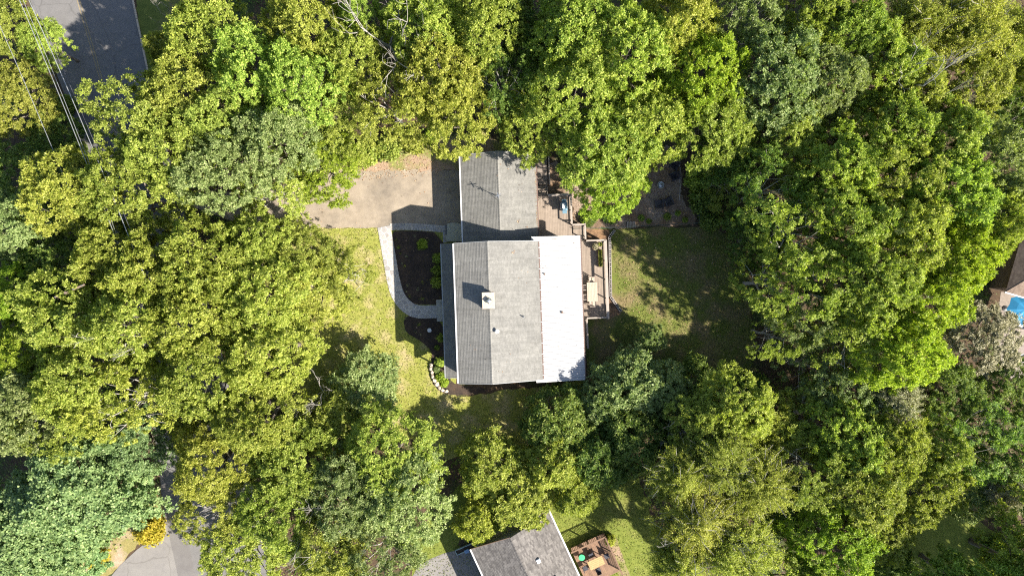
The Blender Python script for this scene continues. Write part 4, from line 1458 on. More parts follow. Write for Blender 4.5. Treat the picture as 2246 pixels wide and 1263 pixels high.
# ------------------------------------------------------------------ the trees, by photo position
TREES = [
    # top left, beside the road
    ('Y', 10, 55, 66, 8, 'yellow-green tree at the top left corner, beside the power lines'),
    ('Y', 38, 225, 76, 8, 'bright yellow-green tree left of the road, crossed by one thin wire'),
    ('D', 40, 390, 85, 9, 'dark green tree in shade at left edge, below the thin wire'),
    ('D', 120, 300, 55, 6, 'low dark tree between the thin wire and the power lines'),
    ('G', 95, 95, 50, 7, 'small green tree just left of the power lines near the top'),
    ('Y', 150, 425, 92, 14, 'yellow-green tree where the power lines disappear, left one of two'),
    ('Y', 285, 430, 98, 14, 'yellow-green tree where the power lines disappear, right one of two'),
    ('o', 290, 255, 95, 15, 'olive tree overhanging the shaded road at top left'),
    ('Y', 385, 115, 60, 10, 'yellow-lit tree with a bare snag, right of the road'),
    ('G', 460, 70, 82, 15, 'green tree at the top edge, first one right of the road verge'),
    ('O', 400, 225, 92, 14, 'olive tree second from the road, above the driveway woods'),
    ('O', 385, 330, 92, 15, 'olive tree with dense flat top between the road and the driveway'),
    ('G', 560, 150, 88, 15, 'green tree near the top edge, left of the tall pale dead branches'),
    ('O', 500, 265, 85, 14, 'olive tree in the middle of the upper left woods'),
    ('Y', 660, 60, 88, 15, 'yellow-green tree at the top edge, left of the dead tree'),
    ('G', 660, 190, 90, 15, 'green tree in the upper left woods, below the top-edge yellow one'),
    ('E', 610, 300, 88, 14, 'grey-green tree above the left end of the driveway'),
    ('E', 480, 375, 88, 14, 'grey-green tree at the left end of the driveway'),
    ('L', 705, 360, 78, 9, 'bright lime tree reaching over the driveway top edge'),
    ('O', 600, 420, 82, 9, 'olive tree reaching over the driveway left end'),
    # top centre
    ('O', 745, 265, 72, 10, 'olive tree above the driveway, beside the brown thicket'),
    ('Y', 770, 130, 75, 13, 'yellow-tipped tree just below the pale dead tree'),
    ('Y', 850, 225, 85, 12, 'yellow-tipped tree above the driveway shadow, below the dead tree'),
    ('G', 935, 60, 80, 15, 'green tree at the top edge, right of the dead tree'),
    ('Y', 960, 160, 92, 14, 'yellow-tipped tree left of the dark gap above the garage'),
    ('Y', 1000, 255, 80, 11, 'yellow-tipped tree just above the garage left corner'),
    ('Y', 1060, 60, 85, 15, 'yellow-tipped tree at the top edge above the garage'),
    ('D', 1105, 180, 66, 12, 'dark green tree inside the gap above the garage peak'),
    ('D', 1110, 20, 60, 13, 'dark tree at the top edge above the gap'),
    ('Y', 425, 935, 60, 8, 'yellow tree leaning over the road beside the driveway fork'),
    ('G', 790, 20, 60, 13, 'green tree at the top edge under the dead tree'),
    ('D', 1170, 110, 75, 11, 'dark green tree in the gap above the garage'),
    ('G', 1168, 268, 74, 8.5, 'green tree whose branch overhangs the garage roof'),
    ('G', 1260, 55, 95, 16, 'green tree at the top edge, right of the dark gap'),
    ('G', 1270, 190, 100, 15, 'large green tree above the upper deck'),
    ('G', 1385, 110, 105, 16, 'large green tree near the top edge above the fire pit'),
    ('G', 1330, 305, 95, 12, 'green tree to the right of the deck stairs'),
    ('L', 1335, 405, 72, 7, 'lime-green tree standing close to the barbecue grill'),
    ('G', 1425, 250, 88, 13, 'green tree above the orange plank bench'),
    ('G', 1392, 350, 50, 8, 'small green tree shading the orange plank bench'),
    ('Y', 1490, 50, 85, 16, 'yellow-green tree at the top edge, right of centre'),
    ('L', 1530, 165, 95, 15, 'bright green tree upper right, left of the grey-green one'),
    ('O', 1560, 275, 82, 13, 'olive tree above the shaded fire pit clearing'),
    ('E', 1630, 55, 82, 15, 'grey-green tree at the top edge, above the large grey one'),
    ('E', 1690, 170, 108, 15, 'large grey-green tree in the upper right woods'),
    ('O', 1770, 50, 82, 15, 'olive tree at the top edge, right of the grey-green one'),
    ('G', 1860, 60, 82, 15, 'green tree at the top edge of the right woods'),
    ('E', 1815, 175, 80, 14, 'grey-green tree right of the large grey one'),
    ('G', 1930, 140, 82, 14, 'green tree left of the wispy yellow one at top right'),
    ('o', 1600, 400, 55, 6, 'low olive tree beside the shaded fire pit clearing'),
    ('D', 1590, 335, 66, 8, 'dark green tree in shade above the fire pit clearing'),
    ('F', 2000, 60, 88, 14, 'wispy olive tree with bare twigs at the top edge'),
    ('F', 2110, 60, 105, 15, 'large wispy yellow-green tree at the top right'),
    ('Y', 1990, 190, 78, 13, 'yellow-lit tree with bare branches in upper right woods'),
    ('Y', 2110, 190, 88, 12, 'yellow-green tree bordering the shaded gap at the right edge'),
    ('F', 2215, 80, 70, 14, 'wispy olive tree in the top right corner'),
    ('Y', 1850, 250, 66, 11, 'yellow tree over the brown gap in the right woods'),
    # right
    ('O', 1740, 300, 78, 12, 'olive tree left of the brown gap in the right woods'),
    ('G', 1830, 365, 88, 14, 'green tree below the yellow one in the right woods'),
    ('G', 1945, 290, 88, 14, 'green tree right of the yellow one, upper right woods'),
    ('O', 1950, 395, 92, 15, 'olive tree in the centre of the right woods'),
    ('G', 2060, 310, 92, 14, 'green tree near the shaded gap at the right edge'),
    ('E', 2170, 370, 90, 14, 'grey-green tree at the right edge below the shaded gap'),
    ('G', 2075, 430, 95, 15, 'green tree two crowns above the copper-coloured tree, left side'),
    ('G', 2185, 485, 74, 14, 'green tree on right edge above the brown shingled roof'),
    ('D', 1690, 415, 85, 12, 'dark green tree at the upper right of the back lawn'),
    ('g', 1745, 500, 90, 14, 'green tree on the right of the back lawn, upper one'),
    ('D', 1660, 520, 66, 7, 'dark green tree on the back lawn edge near the gravel'),
    ('G', 1855, 490, 95, 15, 'green tree right of the back lawn, second row'),
    ('O', 1970, 520, 95, 15, 'olive tree between the back lawn and the brown roof'),
    ('L', 2085, 560, 84, 14, 'bright green tree left of the brown shingled roof'),
    ('g', 1700, 620, 72, 11, 'dark green tree on the back lawn edge, halfway down'),
    ('g', 1800, 610, 92, 14, 'green tree right of the back lawn, halfway down'),
    ('G', 1910, 620, 98, 15, 'tall green tree in the right woods, level with the house'),
    ('L', 2020, 655, 92, 14, 'bright green tree left of the blue umbrella'),
    ('e', 1772, 695, 66, 11, 'pale round-topped tree at the lower right of the back lawn'),
    ('g', 1702, 735, 54, 8.5, 'loose green tree left of the pale round-topped tree'),
    ('g', 1875, 740, 92, 11.5, 'green tree left of the copper-coloured tree, upper one'),
    ('L', 1965, 770, 88, 13, 'bright green tree touching the copper-coloured tree'),
    ('e', 1775, 800, 74, 6.5, 'grey-green tree below the back lawn corner'),
    ('C', 2165, 745, 74, 7, 'copper-coloured tree below the blue umbrella'),
    ('D', 2215, 850, 66, 7, 'green tree at the right edge below the copper-coloured one'),
    ('E', 1860, 845, 80, 9.5, 'grey-green tree left of the tan wispy tree'),
    ('T', 1955, 870, 62, 11, 'tan wispy tree below the copper-coloured one'),
    ('D', 2080, 870, 70, 8, 'dark tree in shade left of the right-edge green one'),
    ('D', 2130, 960, 92, 10, 'dark blue-green tree near the right edge, lower part'),
    ('D', 2230, 980, 75, 9, 'dark tree at the right edge, lower part'),
    ('T', 2215, 1080, 62, 8, 'pale tree at the right edge above the shaded clearing'),
    ('S', 2130, 1080, 62, 6, 'small grey-green tree above the shaded clearing'),
    # bottom right
    ('S', 1385, 850, 78, 7.2, 'grey-green small tree at the lower right corner of the house'),
    ('S', 1432, 742, 30, 5, 'pale sapling standing alone on the back lawn'),
    ('E', 1460, 855, 58, 7, 'pale grey-green tree at the foot of the back lawn'),
    ('X', 1520, 850, 58, 6, 'dark small tree at the sunny lower end of the back lawn'),
    ('O', 1610, 890, 78, 11, 'olive tree below the sunny end of the back lawn'),
    ('O', 1540, 930, 72, 10, 'olive tree right of the grey fallen branch'),
    ('X', 1225, 925, 72, 7, 'dark green small tree below the house lower right corner'),
    ('S', 1320, 885, 48, 7, 'grey-green bushy tree next to the shaded lawn'),
    ('X', 1390, 955, 78, 7.5, 'dark green tree left of the grey fallen branch'),
    ('X', 1320, 1000, 70, 7, 'dark small tree right of the neighbour roof, upper one'),
    ('Z', 1215, 1020, 62, 7, 'yellow-green small tree above the neighbour roof'),
    ('Z', 1075, 1020, 66, 6.5, 'yellow-green small tree at the foot of the front lawn'),
    ('Z', 1140, 1095, 72, 6.5, 'yellow-green small tree overhanging the neighbour roof'),
    ('Z', 1045, 1150, 42, 6, 'small yellow tree left of the neighbour roof peak'),
    ('Z', 1265, 1090, 45, 6, 'small yellow tree right of the neighbour roof peak'),
    ('F', 1490, 1040, 82, 11, 'wispy olive tree below the grey fallen branch'),
    ('F', 1590, 1010, 88, 12, 'wispy yellow-olive tree in lower right woods, upper one'),
    ('F', 1530, 1140, 95, 12, 'wispy olive tree with many bare twigs, right of neighbour lawn'),
    ('F', 1660, 1060, 88, 12, 'wispy yellow-olive tree right of the bare-twigged one'),
    ('F', 1620, 1210, 92, 12, 'wispy olive tree at the bottom edge, right one'),
    ('F', 1495, 1240, 78, 10, 'wispy olive tree at the bottom edge beside neighbour lawn'),
    ('Y', 1690, 935, 66, 8, 'yellow-green tree by the brown gap in lower right woods'),
    ('o', 1790, 920, 82, 8.5, 'olive tree right of the brown gap, lower right woods'),
    ('G', 1870, 960, 82, 12, 'green tree in the middle of the lower right woods'),
    ('Y', 1960, 970, 82, 12, 'yellow-green tree left of the dark blue-green one'),
    ('O', 2050, 985, 70, 11, 'olive tree touching the dark blue-green one'),
    ('O', 1780, 1040, 82, 11, 'olive tree in lower right woods above the lime one'),
    ('Y', 1900, 1060, 92, 12, 'yellow-green tree in lower right woods'),
    ('Y', 2020, 1070, 82, 11, 'yellow-green tree bordering the shaded clearing'),
    ('D', 1730, 1120, 60, 7, 'dark green tree in the gap beside the lime tree'),
    ('L', 1830, 1195, 92, 11, 'bright lime-green tree at the bottom edge'),
    ('O', 1930, 1160, 72, 9, 'olive tree left of the shaded clearing'),
    ('X', 1965, 1235, 48, 5, 'low dark tree on the edge of the shaded clearing'),
    # bottom centre and left
    ('S', 800, 850, 72, 5, 'small grey-green tree standing on the front lawn'),
    ('Z', 715, 935, 70, 7, 'yellow-green small tree beside the bare grey branches'),
    ('G', 850, 1010, 105, 10, 'round green tree at the lower front lawn'),
    ('E', 880, 1105, 100, 11, 'grey-green tree left of the neighbour driveway'),
    ('E', 760, 1090, 88, 11, 'grey-green tree left of the round green one'),
    ('E', 840, 1215, 88, 11, 'grey-green tree at the bottom edge beside neighbour driveway'),
    ('Y', 720, 1210, 78, 11, 'yellow-green tree at the bottom edge, below the bare branches'),
    ('O', 640, 1010, 82, 11, 'olive tree left of the small front lawn trees'),
    ('Y', 560, 920, 88, 13, 'yellow tree beside the road, right side, middle one'),
    ('Y', 468, 1015, 88, 11, 'yellow tree overhanging the right side of the road'),
    ('G', 610, 1120, 78, 11, 'green tree above the grey dead limb'),
    ('Y', 465, 1130, 72, 6.5, 'yellow tree beside the pale lower road'),
    ('Y', 535, 1215, 82, 7, 'yellow tree at the bottom edge, right of the pale road'),
    ('B', 175, 1080, 125, 12, 'large blue-green tree at the lower left'),
    ('B', 70, 1160, 118, 12, 'blue-green tree in the bottom left corner'),
    ('B', 290, 975, 72, 9, 'shaded blue-green tree against the road, lower left'),
    ('B', 130, 1225, 80, 9, 'blue-green tree at the bottom edge left of the orange bushes'),
    ('B', 250, 1065, 62, 8, 'blue-green tree directly above the orange bush'),
    ('Y', 30, 1240, 55, 8, 'yellow-green tree in the bottom left corner, in front'),
    # left centre
    ('E', 30, 500, 82, 11, 'grey-green tree on the left edge, upper middle'),
    ('D', 120, 590, 88, 10, 'dark green tree in the shaded hollow on the left'),
    ('L', 25, 640, 62, 12, 'lime tree on the left edge, middle'),
    ('Y', 240, 565, 72, 14, 'yellow tree above the left clump, beside the dark hollow'),
    ('Y', 330, 590, 82, 15, 'yellow tree left of the dark seam over the road, top one'),
    ('Y', 150, 700, 98, 15, 'yellow tree in the left clump, leftmost one'),
    ('Y', 280, 700, 95, 16, 'yellow tree in the left clump, centre one'),
    ('Y', 180, 830, 95, 15, 'yellow tree in the left clump, lower left one'),
    ('Y', 275, 880, 88, 14, 'yellow tree in the left clump above the blue-green trees'),
    ('Y', 445, 580, 88, 15, 'yellow tree right of the dark seam, top one'),
    ('Y', 430, 700, 92, 15, 'yellow tree right of the dark seam, middle one'),
    ('Y', 448, 825, 95, 14, 'yellow tree right of the dark seam, lower one'),
    ('O', 560, 530, 72, 12, 'olive tree under the driveway left end'),
    ('Y', 565, 640, 98, 14, 'yellow tree two crowns left of the front lawn'),
    ('Y', 580, 775, 95, 13, 'yellow tree above the road-side yellow one'),
    ('O', 660, 560, 72, 10, 'olive tree at the lawn corner below the driveway'),
    ('Y', 680, 640, 78, 9, 'yellow tree hanging over the front lawn'),
    ('O', 755, 600, 58, 8, 'olive tree closest to the stone path'),
    ('Y', 628, 730, 58, 9, 'yellow tree above the dark shadow on the front lawn'),
    ('L', 55, 770, 82, 12, 'lime-green tree on the left edge, lower middle'),
    ('E', 50, 900, 92, 13, 'pale green tree on the left edge above the blue-green trees'),
    ('Y', 130, 940, 72, 12, 'yellow tree above the large blue-green one'),
    # just outside the frame, reaching in or throwing shade in
    ('D', 2260, 250, 70, 10, 'dark tree just beyond the right edge, in the shaded gap'),
    ('O', 2275, 1190, 85, 14, 'olive tree beyond the right edge beside the clearing'),
    ('G', 2190, 1330, 105, 15, 'tall tree beyond the bottom right corner'),
    ('G', 2320, 1290, 105, 15, 'tall tree outside the right edge, at bottom'),
    ('G', 2090, 1320, 85, 13, 'green tree beyond the bottom edge below the clearing'),
    ('G', 2540, 1450, 105, 13, 'tree far outside the bottom right corner, shading the clearing'),
    ('O', 2440, 1500, 100, 13, 'tree far below the bottom right corner, shading the clearing'),
    ('G', 2470, 1370, 100, 12, 'tree outside the right edge level with the clearing'),
    ('D', 2228, 262, 58, 7, 'added dark tree shading the gap at the right edge'),  # this tree and the next are added to shade the open ground
    ('F', 2232, 165, 48, 10, 'small wispy tree added for shade on the right edge above the gap'),
    ('O', 1740, 1310, 82, 11, 'olive tree beyond the bottom edge below the lime one'),
]
for a in TREES:
    tree(*a)

# ------------------------------------------------------------------ bare and dead trees
def bare_mesh(seed, depth=4, length=3.4, r0=0.13, spread=0.75, trunk=5.0):
    r_ = random.Random(seed)
    b, t = MB(), MB()
    t.tube([(0, 0, -0.1), (0.05, 0, trunk * .5), (0.1, 0.05, trunk)], [r0 * 1.6, r0 * 1.25, r0], 8)

    def grow(p, d, ln, rad, k):
        q = p
        pts, rr = [p], [rad]
        for i in range(3):
            d = (d + Vector((r_.gauss(0, .16), r_.gauss(0, .16), r_.gauss(0, .10)))).normalized()
            q = q + d * ln / 3
            pts.append(q)
            rr.append(rad * (1 - 0.16 * (i + 1)))
        b.tube(pts, rr, 6 if k > 1 else 4, False)
        if k == 0:
            return
        n = r_.choice((2, 3, 3))
        for j in range(n):
            st = pts[r_.choice((1, 2, 3, 3))]
            nd = (d + Vector((r_.gauss(0, spread), r_.gauss(0, spread), r_.gauss(0.1, .35)))).normalized()
            grow(st, nd, ln * r_.uniform(.55, .8), rad * r_.uniform(.45, .62), k - 1)
    for j in range(5):
        a = j * 2.4 + r_.uniform(-.3, .3)
        grow(Vector((0.1, 0.05, trunk * r_.uniform(.8, 1.0))), Vector((math.cos(a), math.sin(a), r_.uniform(.2, .8))).normalized(), length * r_.uniform(.7, 1.1), r0 * .75, depth - 1)
    return mesh_from('bare_trunk', t.v, t.f, 'bark_pale', True), mesh_from('bare_branches', b.v, b.f, 'bark_pale', True)


BARE = [bare_mesh(s) for s in (3, 8, 15)]
for i, (px, py, r_px, H, lab) in enumerate([
        (830, 55, 72, 16.3, 'tall pale dead tree with forked branches at the top edge'),
        (905, 95, 40, 15, 'slender bare tree right of the tall pale dead one'),
        (692, 865, 36, 7, 'bare grey tree between the small trees on the front lawn'),
        (672, 1170, 52, 12, 'pale dead tree with drooping limbs near the bottom edge'),
        (1500, 965, 34, 9, 'bare grey tree leaning over the lower right woods'),
        (2060, 150, 60, 15.5, 'bare twiggy tree among wispy yellow foliage at top right'),
        (1560, 1215, 60, 12.5, 'bare twiggy tree among wispy foliage at the bottom edge'),
        (1545, 1080, 45, 12.5, 'bare forked tree among the wispy olive trees'),
        (378, 40, 26, 11, 'short bare snag beside the road verge'),
        (250, 750, 26, 16.5, 'bare crown poking out of the left yellow clump')]):
    tm, bm = BARE[i % 3]
    p = at(px, py, H * .85)
    o = thing('dead_tree', lab, 'tree', (p.x, p.y, 0), i * 1.7, 'dead and bare trees')
    k = r_px * S * .85 / 3.6
    o.scale = (k, k, H / 8.6)
    link('trunk', tm, o)
    link('branches', bm, o)


# ------------------------------------------------------------------ shrubs and small plants
def shrub_mesh(seed, n_sub, per, leaf, r=0.5, h=0.5, tilt=.6, mat='leaf_green'):
    rng = np.random.default_rng(seed)
    d = unit(rng, n_sub, -0.05)
    sc = d * rng.uniform(.45, 1.0, (n_sub, 1)) * np.array([r, r, h]) + np.array([0, 0, h * .25])
    Cc, Nn = [], []
    for k in range(n_sub):
        Cc.append(sc[k] + rng.normal(0, leaf * .7, (per, 3)))
        Nn.append(np.tile(np.array([0, 0, .6]) + d[k] * .4, (per, 1)))
    c = np.vstack(Cc)
    c[:, 2] = np.maximum(c[:, 2], 0.03)
    v, f = leaves(c, np.vstack(Nn), leaf, rng, tilt=tilt)
    lm = mesh_np('shrub_foliage', v, f, mat)
    st = MB()
    for k in range(7):
        a = k * .9
        q = sc[k * 3 % n_sub]
        st.tube([(0, 0, -.02), tuple(q * .5 + np.array([0, 0, .02])), tuple(q)], [.02 * r * 2, .014 * r * 2, .006], 5, False)
    sm = mesh_from('shrub_stems', st.v, st.f, 'bark')
    return lm, sm


SHR = [shrub_mesh(s, 60, 26, 0.10) for s in (1, 2)]
SHR_BIG = [shrub_mesh(s, 150, 30, 0.085, 0.5, 0.45) for s in (5, 6)]
SPROUT = [shrub_mesh(s, 12, 8, 0.11, 0.5, 0.4) for s in (3, 4)]


def shrub(meshes, px, py, d_px, h, mat, label, cat='shrub', name='garden_shrub', group=None, z=0.0):
    lm, sm = meshes[(int(px) + int(py)) % len(meshes)]
    p = at(px, py, h * .5 + z)
    o = thing(name, label, cat, (p.x, p.y, z), (px * 7 + py) % 6.28, group)
    k = d_px * S
    o.scale = (k, k, h / 0.62)
    c = link('foliage', lm, o)
    c.material_slots[0].link = 'OBJECT'
    c.material_slots[0].material = MATS[mat]
    link('stems', sm, o)
    return o


Gs = 'plants in the front mulch beds'
shrub(SHR, 925, 535, 24, 0.5, 'leaf_bright', 'round bright green shrub alone in the upper mulch bed', group=Gs)
for px, py, d, h, m, lab in [
        (960, 567, 22, .7, 'leaf_green', 'top one of the three foundation shrubs in the upper mulch bed'),
        (958, 592, 24, .8, 'leaf_green', 'middle one of the three foundation shrubs in the upper mulch bed'),
        (958, 619, 25, .8, 'leaf_green', 'lowest of the three foundation shrubs in the upper mulch bed'),
        (967, 741, 18, .7, 'leaf_green', 'foundation shrub beside the pale garden urn'),
        (958, 762, 12, .4, 'leaf_green', 'small foundation shrub just below the urn'),
        (964, 795, 22, .6, 'leaf_green', 'foundation shrub at the top end of the rock edging'),
        (958, 810, 16, .5, 'leaf_grey', 'grey-green shrub inside the rock edging'),
        (966, 827, 22, .6, 'leaf_bright', 'bright green shrub inside the rock edging'),
        (974, 839, 20, .5, 'leaf_bright', 'lowest bright green shrub at the house corner')]:
    shrub(SHR, px, py, d, h, m, lab, group=Gs)
for px, py, d, m, lab in [
        (910, 517, 8, 'leaf_tan', 'pale sprout nearest the driveway end of the mulch bed'),
        (873, 543, 10, 'leaf_bright', 'yellow-green clump at the bed edge beside the sunlit path'),
        (869, 526, 6, 'leaf_feather', 'small yellow sprout at the top corner of the mulch bed'),
        (890, 562, 8, 'leaf_tan', 'pale sprout near the middle left of the mulch bed'),
        (878, 557, 6, 'leaf_feather', 'tiny sprout at the bed edge, above the pair'),
        (881, 578, 6, 'leaf_tan', 'left sprout of the pair by the path curve'),
        (888, 584, 8, 'leaf_feather', 'right sprout of the pair by the path curve'),
        (927, 619, 9, 'leaf_feather', 'sprout in the lower middle of the mulch bed'),
        (894, 627, 9, 'leaf_tan', 'sprout in the lower left of the mulch bed, upper one'),
        (891, 638, 7, 'leaf_tan', 'sprout in the lower left of the mulch bed, lower one'),
        (917, 636, 9, 'leaf_tan', 'pale sprout left of the lowest middle one'),
        (898, 650, 7, 'leaf_olive', 'sprout beside the path bend'),
        (926, 656, 10, 'leaf_feather', 'yellow sprout just above the path to the door'),
        (918, 712, 10, 'leaf_bright', 'bright sprout below the path, left of the urn'),
        (913, 728, 7, 'leaf_tan', 'pale sprout below the bright one, lower bed'),
        (922, 734, 7, 'leaf_tan', 'pale sprout right of the lower pale one'),
        (890, 699, 8, 'leaf_tan', 'pale sprout at the left tip of the lower bed')]:
    shrub(SPROUT, px, py, d, 0.28, m, lab, 'plant', 'garden_plant', Gs)

u = at(942, 724, .4)
urn = thing('garden_urn', 'pale round garden urn in the lower mulch bed', 'urn', (u.x, u.y, 0))
MB().lathe((0, 0, 0), [(0.13, 0), (0.10, .06), (0.07, .14), (0.17, .34), (0.205, .44), (0.19, .45), (0.15, .40)], 18).build('bowl', 'white_paint', urn, True)
MB().lathe((0, 0, 0), [(0.005, .385), (0.165, .39)], 14, False).build('soil', 'soil', urn)

# rock edging at the lower front corner: each rock a piece
rock_e = thing('rock_edging', 'curved row of pale rocks edging the lower front bed', 'rock edging', at(955, 830))
base = at(955, 830)
rr_ = random.Random(12)
rp = [(946, 800), (945.5, 808), (948, 816), (949, 824.5), (953, 834), (959, 842), (964, 850), (971, 855), (979, 857)]
for i, (px, py) in enumerate(rp):
    p = at(px, py, .1) - base
    n = 9
    big = rr_.uniform(.85, 1.2)
    m = MB()
    prof = [(0.8, 0.0), (1.0, 0.12), (0.92, 0.24), (0.55, 0.32), (0.05, 0.34)]
    ax = [rr_.uniform(.8, 1.2) for _ in range(n)]
    vs = []
    for r0, z in prof:
        for j in range(n):
            a = 2 * math.pi * j / n
            k = r0 * ax[j] * 0.225 * big * rr_.uniform(.93, 1.07)
            vs.append((k * math.cos(a), k * math.sin(a) * 0.8, z * rr_.uniform(.85, 1.1) * .9))
    fs = []
    for a in range(len(prof) - 1):
        for j in range(n):
            q = (j + 1) % n
            fs.append([a * n + j, a * n + q, a * n + n + q, a * n + n + j])
    fs.append([(len(prof) - 1) * n + j for j in range(n)])
    m.add(vs, fs)
    o = m.build('rock', 'edge_rock', rock_e)
    nx_ = rp[min(i + 1, len(rp) - 1)]
    pv = rp[max(i - 1, 0)]
    o.location = (p.x, p.y, 0)
    o.rotation_euler = (0, 0, math.atan2(-(nx_[1] - pv[1]), nx_[0] - pv[0]))

# ------------------------------------------------------------------ hollow block wall beside the deck
wall_b = thing('block_wall', 'low wall of hollow concrete blocks beside the lower deck', 'wall', at(1338, 585))
wb = at(1338, 585)


def block_mesh(L=0.395, W=0.23, H=0.19):
    m = MB()
    t = 0.038
    hl = (L - 3 * t) / 2
    xs = [-L / 2, -L / 2 + t, -L / 2 + t + hl, L / 2 - t - hl, L / 2 - t, L / 2]
    m.box((0, W / 2 - t / 2, H / 2), (L, t, H))
    m.box((0, -W / 2 + t / 2, H / 2), (L, t, H))
    for xc in (-L / 2 + t / 2, 0, L / 2 - t / 2):
        m.box((xc, 0, H / 2), (t, W - 2 * t - .001, H - .002))
    return mesh_from('block', m.v, m.f, 'block_concrete')


bmsh = block_mesh()
line = [at(1348.5, 505, .2), at(1337.5, 519, .2), at(1340, 651, .2), at(1362, 683, .2)]
rr_ = random.Random(4)
for a, b in zip(line[:-1], line[1:]):
    n = max(1, int(round((b - a).length / 0.41)))
    d = (b - a)
    for i in range(n):
        p = a.lerp(b, (i + .5) / n)
        o = link('block', bmsh, wall_b)
        o.location = (p.x - wb.x + rr_.uniform(-.012, .012), p.y - wb.y, -0.01)
        o.rotation_euler = (0, 0, math.atan2(d.y, d.x) + rr_.uniform(-.03, .03))

# chain-link fence along the back garden
fpts = [at(1256, 504), at(1345, 501), at(1400, 498), at(1528, 491), at(1525, 462)]
fence = thing('wire_fence', 'thin green wire fence between the gravel and the back lawn', 'fence', fpts[1])
fb = fpts[1]
for a, b in zip(fpts[:-1], fpts[1:]):
    a, b = a - fb, b - fb
    up = Vector((0, 0, 1.15))
    MB().tube([a + up, b + up], 0.016, 6).build('top_rail', 'fence_green', fence)
    n = max(1, int((b - a).length / 2.2))
    for i in range(n + 1):
        p = a.lerp(b, i / n)
        MB().tube([p, p + Vector((0, 0, 1.18))], 0.024, 6).build('post', 'fence_green', fence)
    w = MB()
    k = max(2, int((b - a).length / 0.12))
    for i in range(k):
        for s in (0, 1):
            p, q = a.lerp(b, i / k), a.lerp(b, min(1, (i + 1) / k))
            if s:
                p, q = q, p
            w.bar(p + Vector((0, 0, .05)), p.lerp(q, 1) + Vector((0, 0, 1.12)), 0.006)
    tag(w.build('wire_mesh', 'fence_green', fence), kind='stuff')
tb = thing('timber_edging', 'thin timber edging along the right side of the gravel', 'timber', at(1491, 385))
e0 = at(1491, 385)
for i in range(3):
    a = at(1491.5, 330 + i * 37) - e0
    b = at(1490, 330 + (i + 1) * 37 - 1) - e0
    MB().bar(a + Vector((0, 0, .05)), b + Vector((0, 0, .05)), .09, .11).build('beam', 'deck_rail', tb)

# fire pit corner
p = at(1449, 406, .35)
fp = thing('fire_pit', 'round metal fire pit on the gravel', 'fire pit', (p.x, p.y, 0))
MB().lathe((0, 0, 0), [(.20, .10), (.28, .16), (.31, .38), (.33, .40), (.31, .41), (.27, .38), (.22, .22), (.02, .18)], 20).build('bowl', 'galvanized', fp, True)
for k in range(3):
    a = k * 2.09
    MB().bar((math.cos(a) * .2, math.sin(a) * .2, .14), (math.cos(a) * .27, math.sin(a) * .27, 0), .03).build('leg', 'black_metal', fp)
MB().lathe((0, 0, .41), [(.02, .06), (.16, .03), (.20, .0)], 14, False).build('spark_screen', 'galvanized', fp)
p = at(1412, 412, .5)
bn = thing('plank_bench', 'orange plank bench at the edge of the gravel', 'bench', (p.x, p.y, 0), R(-7))
for k in range(2):
    MB().box((-.15 + k * .3, 0, .43), (.28, 1.85, .05), bevel=.008).build('seat_plank', 'bench_wood', bn)
for s in (-1, 1):
    MB().box((0, s * .7, .20), (.4, .08, .40)).build('leg', 'bench_wood', bn)


def adirondack(px, py, rz, label, z=.0):
    p = at(px, py, .45)
    c = thing('lawn_chair', label, 'chair', (p.x, p.y, z), rz, 'chairs around the fire pit')
    for k in range(5):
        MB().bar((-.24 + k * .12, .30, .36), (-.24 + k * .12, -.20, .25), .105, .022).build('seat_slat', 'black_plastic', c)
    for k in range(5):
        x = -.25 + k * .125
        MB().bar((x * .9, -.18, .27), (x * 1.1, -.52, .90 - abs(k - 2) * .05), .11, .022, Vector((0, 1, .4))).build('back_slat', 'black_plastic', c)
    for s in (-1, 1):
        MB().bar((s * .36, .36, .55), (s * .34, -.40, .56), .13, .025).build('armrest', 'black_plastic', c)
        MB().bar((s * .34, .30, 0), (s * .34, .30, .54), .09, .03).build('front_leg', 'black_plastic', c)
        MB().bar((s * .31, .34, .32), (s * .31, -.55, .03), .03, .10).build('back_leg', 'black_plastic', c)
        MB().bar((s * .33, -.36, .10), (s * .33, -.36, .55), .03).build('arm_support', 'black_plastic', c)
    return c


adirondack(1446, 446, R(8), 'dark lawn chair below the fire pit, left one of the pair')
adirondack(1466, 441, R(28), 'dark lawn chair below the fire pit, right one of the pair')
adirondack(1479, 387, R(110), 'dark lawn chair right of the fire pit, lower one')
adirondack(1479, 363, R(150), 'dark lawn chair right of the fire pit, upper one')
p = at(1384, 493)
pl = thing('wood_pallet', 'small weathered wood pallet by the wire fence', 'pallet', (p.x, p.y, .02), R(3))
for k in range(6):
    MB().box((-.36 + k * .145, 0, .11), (.09, .62, .02)).build('slat', 'deck_rail', pl)
for k in range(3):
    MB().box((0, -.26 + k * .26, .05), (.86, .06, .098)).build('runner', 'red_wood', pl)
for i, (px, py, d, lab) in enumerate([(1464, 475, 16, 'small green plant in the gravel near the lawn chairs'), (1407, 478, 14, 'small dark plant in the gravel left of the others'),
                                      (1487, 468, 12, 'small plant in the gravel at right'), (1503, 482, 13, 'small plant in the gravel by the fence corner'),
                                      (1424, 486, 12, 'small plant in the gravel beside the pallet')]):
    shrub(SHR, px, py, d, .4, 'leaf_green', lab, 'plant', 'garden_plant', 'plants in the gravel')

